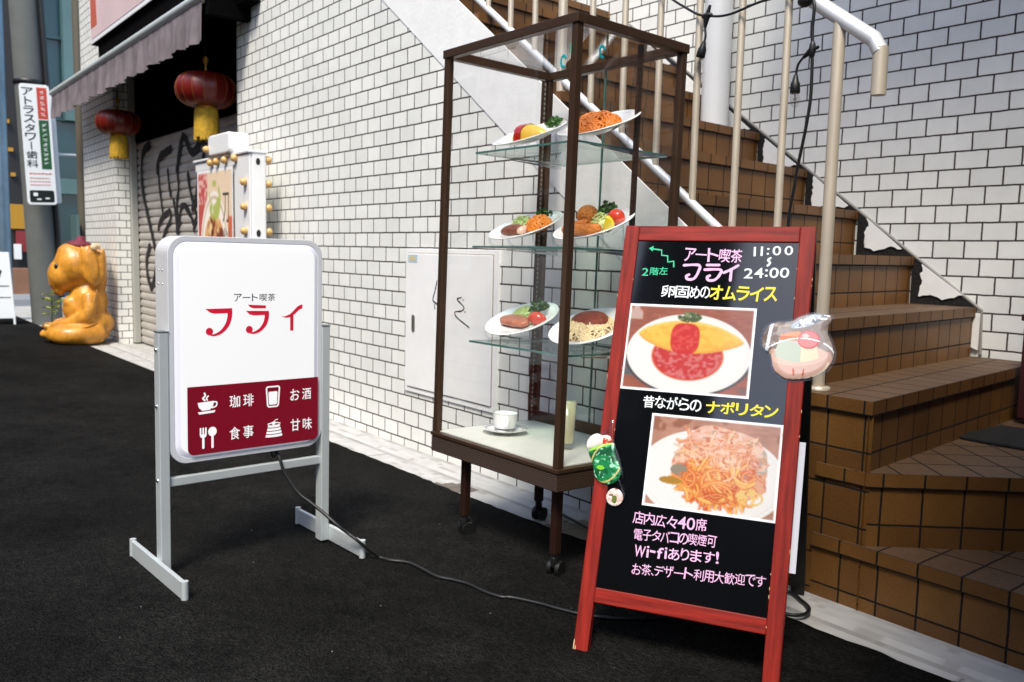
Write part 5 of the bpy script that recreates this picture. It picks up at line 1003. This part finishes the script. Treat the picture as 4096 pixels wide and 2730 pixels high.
# ------------------------------------------------------------------ street corner in the background
up_ = thing('utility_pole', 'leaning grey concrete utility pole at the street corner', 'utility pole', (-10.5, -.16, -.01))
mb = MB(); mb.tube([(0, 0, 0), (0, -.037*3, 3), (0, -.037*7.5, 7.5)], [.152, .140, .12], 28); mb.build('shaft', 'pole_concrete', up_, True)
mb = MB(); mb.tube([(.10, .135, .3), (.10, .135-.037*2.2, 2.5), (.10, .135-.037*6, 6)], .030, 10); mb.build('cable_guard', 'dark_plastic', up_, True)
mb = MB(); mb.lathe([(.150, 2.56), (.156, 2.565), (.156, 2.60), (.150, 2.605)], 28, 0, Matrix.Translation((0, -.096, 0))); mb.build('band', 'dark_plastic', up_, True)
mb = MB(); mb.tube([(.05, .12, 1.85), (.05, .62, 1.87)], .012, 8); mb.tube([(.05, .62, 1.78), (.05, .62, 1.96)], .014, 8); mb.build('bracket', 'plate_white', up_)
dsn = thing('pole_advert', 'white vertical advert plate with red and green panels on the utility pole', 'sign', (-10.2, -.222, 1.28), (0, 0, 0))
sh_ = Matrix.Shear('XY', 4, (0, 0)); RZ = Matrix(((0, 1, 0, 0), (1, 0, 0, 0), (0, 0, 1, 0), (0, 0, 0, 1)))
RZ = Matrix(((0, -1, 0, 0), (1, 0, 0, 0), (0, 0, 1, 0), (0, 0, 0, 1)))      # local x -> world y, local -y -> world +x
LE = Euler((R(2.1), 0, 0)).to_matrix().to_4x4(); MD = LE @ RZ
mb = MB(); mb.prism(rrect(-.138, 0, .138, 1.235, .03), 1, -.012, .012, 0, MD); mb.build('plate', 'plate_white', dsn, bevel=.003)
mb = MB(); mb.prism(rrect(.150, .02, .205, 1.2, .02), 1, -.01, .01, 0, LE @ RZ @ Matrix.Translation((0, .12, 0))); mb.build('rear_plate', 'plate_white', dsn)
mb = MB(); mb.box((.018, -.0135, .885), (.112, -.0125, 1.205), 0, MD); mb.build('red_panel', 'sign_red', dsn)
mb = MB(); mb.box((.018, -.0135, .37), (.112, -.0125, .875), 0, MD); mb.build('green_panel', 'sign_green', dsn)
mb = MB(); mb.prism(rrect(-.115, .025, .115, .15, .02), 1, -.0135, -.0125, 0, MD); bp_ = mb.build('black_panel', 'sign_black', dsn)
mb = MB(); text(mb, 'アトラスタワ丨歯科', -.118, .385, .105, .825, -.0138, vertical=True, offset=.012, M=MD); mb.build('lettering', 'sign_ink', dsn)
mb = MB()      # lines too small to read in the place
for zz, sz in ((.322, .012), (.275, .008), (.240, .008), (.205, .008)):
    x = -.10
    while x < .09: L = random.uniform(.008, .022); ribbon(mb, [(x, zz), (x+L, zz+random.uniform(-.002, .002))], sz, -.0138, 0, MD, k=1); x += L+sz+.004
mb.build('small_lettering', 'sign_red', dsn)
mb = MB()
for z_lo, z_hi, n in ((.905, 1.185, 5), (.40, .85, 9)):
    for i in range(n):
        zc = z_lo+(i+.5)*(z_hi-z_lo)/n
        for q in range(4): ribbon(mb, [(.045+random.uniform(0, .012), zc+random.uniform(-.018, .018)), (.075+random.uniform(0, .012), zc+random.uniform(-.018, .018))], .0045, -.0140, 0, MD, k=1)
    mb.build('white_lettering', 'plate_white', dsn); mb = MB()
for a, b in (((-.08, -.0142, .09), (-.04, -.0138, .125)), ((.03, -.0142, .06), (.07, -.0138, .075)), ((-.05, -.0142, .05), (-.01, -.0138, .065))):
    mb = MB(); mb.box(a, b, 0, MD); mb.build('mark', 'plate_white', bp_)
tag(MB().tube([(-11.2, -.47, 0), (-11.2, -.46, 1.0), (-11.2, -.44, 6)], [.085, .078, .07], 20).build('steel_pole', 'pole_metal', None, True), 'weathered blue steel pole at the far left behind the white signboard', 'pole')
asn = thing('white_signboard', 'white A-frame signboard with dark handwriting at the far left kerb', 'signboard', (-10.3, -.70, .02))
LA = Euler((0, R(-7), 0)).to_matrix().to_4x4() @ RZ
for k, Mx in enumerate((LA, Matrix.Translation((-.20, 0, 0)) @ Euler((0, R(7), 0)).to_matrix().to_4x4() @ RZ)):
    mb = MB(); mb.prism([(-.24, .06), (.205, .06), (.165, .76), (-.2, .76)], 1, -.008, .008, 0, Mx); mb.build('panel', 'plate_white', asn, bevel=.003)
mb = MB()
for x in (-.21, .195): mb.tube([(x, 0, -.01), (x*.86, 0, .76)], .011, 8, 0, LA)
mb.build('side_frame', 'plate_white', asn)
mb = MB(); ribbon(mb, [(.02, .54), (.05, .46), (.09, .56)], .022, -.0095, 0, LA)
for zz, a, b in ((.40, -.2, .155), (.34, -.2, .02), (.28, -.2, .165), (.24, -.2, .06), (.16, -.2, .0)): ribbon(mb, [(a, zz), (b, zz)], .011, -.0095, 0, LA, jit=.4)
mb.build('lettering', 'sign_ink', asn)
# teal glazed building across the side street, a dark shop beside it and low walls
tb = thing('teal_building', 'teal glazed building with a pale column across the side street', 'building')
mb = MB(); mb.box((-19, .70, -.02), (-16, 9, 9)); mb.build('wall', 'teal_glass', tb)
mb = MB(); mb.box((-15.99, 1.13, 2.9), (-15.80, 1.60, 9)); mb.build('column', 'teal_pale', tb)
for zz in (1.9, 2.9, 4.2, 5.6): 
    mb = MB(); mb.box((-15.995, .70, zz), (-15.94, 9, zz+.05)); mb.build('mullion', 'door_teal', tb)
for yy in (.74, 1.7, 2.6, 3.5):
    mb = MB(); mb.box((-15.995, yy, 0), (-15.945, yy+.05, 9)); mb.build('mullion', 'door_teal', tb)
mb = MB(); mb.box((-15.94, .95, 1.70), (-15.90, 1.40, 1.95)); mb.build('nameplate', 'teal_pale', tb)
ds = thing('dark_shop', 'dark shopfront with coloured posters seen behind the utility pole', 'shop')
mb = MB(); mb.box((-20, -9, -.02), (-16.2, .66, 7)); mb.build('wall', 'dark_shop', ds)
mb = MB(); mb.box((-16.19, .33, 1.10), (-16.15, .55, 1.50)); mb.build('yellow_poster', 'poster_yellow', ds)
mb = MB(); mb.box((-16.19, .40, .72), (-16.15, .58, 1.07)); mb.build('red_poster', 'poster_red', ds)
mb = MB(); mb.box((-16.14, .36, .60), (-16.12, .47, .85)); mb.build('white_poster', 'plate_white', ds)
for (yy, zz) in ((.30, 2.8), (.36, 1.95), (.34, 2.35)):
    mb = MB(); mb.box((-16.19, yy, zz), (-16.14, yy+.07, zz+.06)); mb.build('lamp', 'poster_yellow', ds)
tag(MB().box((-15.6, -2.5, -.02), (-15.3, .72, .47)).build('low_wall', 'low_wall', None, bevel=.01), 'low orange brown wall behind the foot of the utility pole', 'wall')
tag(MB().box((-14.9, -2.5, -.02), (-13.6, .75, .09)).build('stone_step', 'grey_step', None, bevel=.01), 'grey stone step in front of the low brown wall', 'step')
tag(MB().tube([(-9.62, .04, 0), (-9.62, .04, 6)], .045, 14).build('wall_pipe', mat('pipe_brown', (.10, .085, .06), .6) and 'pipe_brown', None, True), 'brown drain pipe running up the corner beside the tiled pillar', 'pipe')
tag(MB().box((-9.62, -.075, .72), (-9.36, -.045, 1.165)).build('notice_board', 'teal_pale', None, bevel=.003), 'pale blank notice panel beside the tiled pillar above the statue', 'notice')
pl = thing('street_plant', 'small plant with yellow green leaves behind the orange statue', 'plant', (-9.35, -.32, 0))
mb = MB()
for i in range(16):
    a = random.uniform(0, 6.28); z = random.uniform(.18, .40); d = Vector((math.cos(a), math.sin(a), .3)); s = d.cross(Vector((0, 0, 1))).normalized()*.028; p = Vector((0, 0, z)); L = random.uniform(.10, .19)
    mb.add([p, p+d*L*.5+s, p+d*L+Vector((0, 0, -.03)), p+d*L*.5-s], [(0, 1, 2, 3)])
mb.build('leaves', 'leaf_yellow', pl); mb = MB(); mb.tube([(0, 0, 0), (.01, 0, .42)], .008, 6); mb.build('stem', 'stem_green', pl)
# building across the street: it is what the case glass mirrors
fb = thing('brick_building', 'red brick building across the street mirrored in the glass case', 'building')
mb = MB(); mb.box((-18, -9.5, -.02), (-2.4, -7.2, 6.4)); mb.build('wall', 'brick_far', fb)
for i in range(6):
    for j in range(3):
        x = -17+i*2.5; z = .9+j*1.9; mb = MB(); mb.box((x, -7.2, z), (x+1.2, -7.16, z+1.2)); wf = mb.build('window', 'far_frame', fb); mb = MB(); mb.box((x+.08, -7.16, z+.08), (x+1.12, -7.15, z+1.12)); mb.build('pane', 'far_window', wf)
gb = thing('grey_building', 'dark grey stepped building across the street mirrored in the menu board', 'building')
mb = MB(); mb.box((-2.2, -9.5, -.02), (.05, -7.2, 3.5)); mb.build('wall', 'concrete_far', gb)
mb = MB(); mb.box((.05, -9.5, -.02), (.85, -7.2, 9)); mb.build('tower', 'concrete_far', gb)
mb = MB(); mb.box((.85, -9.5, -.02), (9, -7.2, 3.1)); mb.build('wing', 'concrete_far', gb)
# loose chips of stone on the asphalt
mb = MB()
for i in range(26):
    x = random.uniform(-3.4, -.6); y = random.uniform(-1.7, -.26); s = random.uniform(.0008, .0020)
    mb.ell((x, y, gz(x, y)+.0085+s*.3), (s*random.uniform(.7, 1.5), s, s*.6), 6, 4)
tag(mb.build('stone_chips', 'stone_chip', None), kind='stuff')
if _fo.name in COL.objects: COL.objects.unlink(_fo)
bpy.data.objects.remove(_fo); bpy.data.curves.remove(_fc)
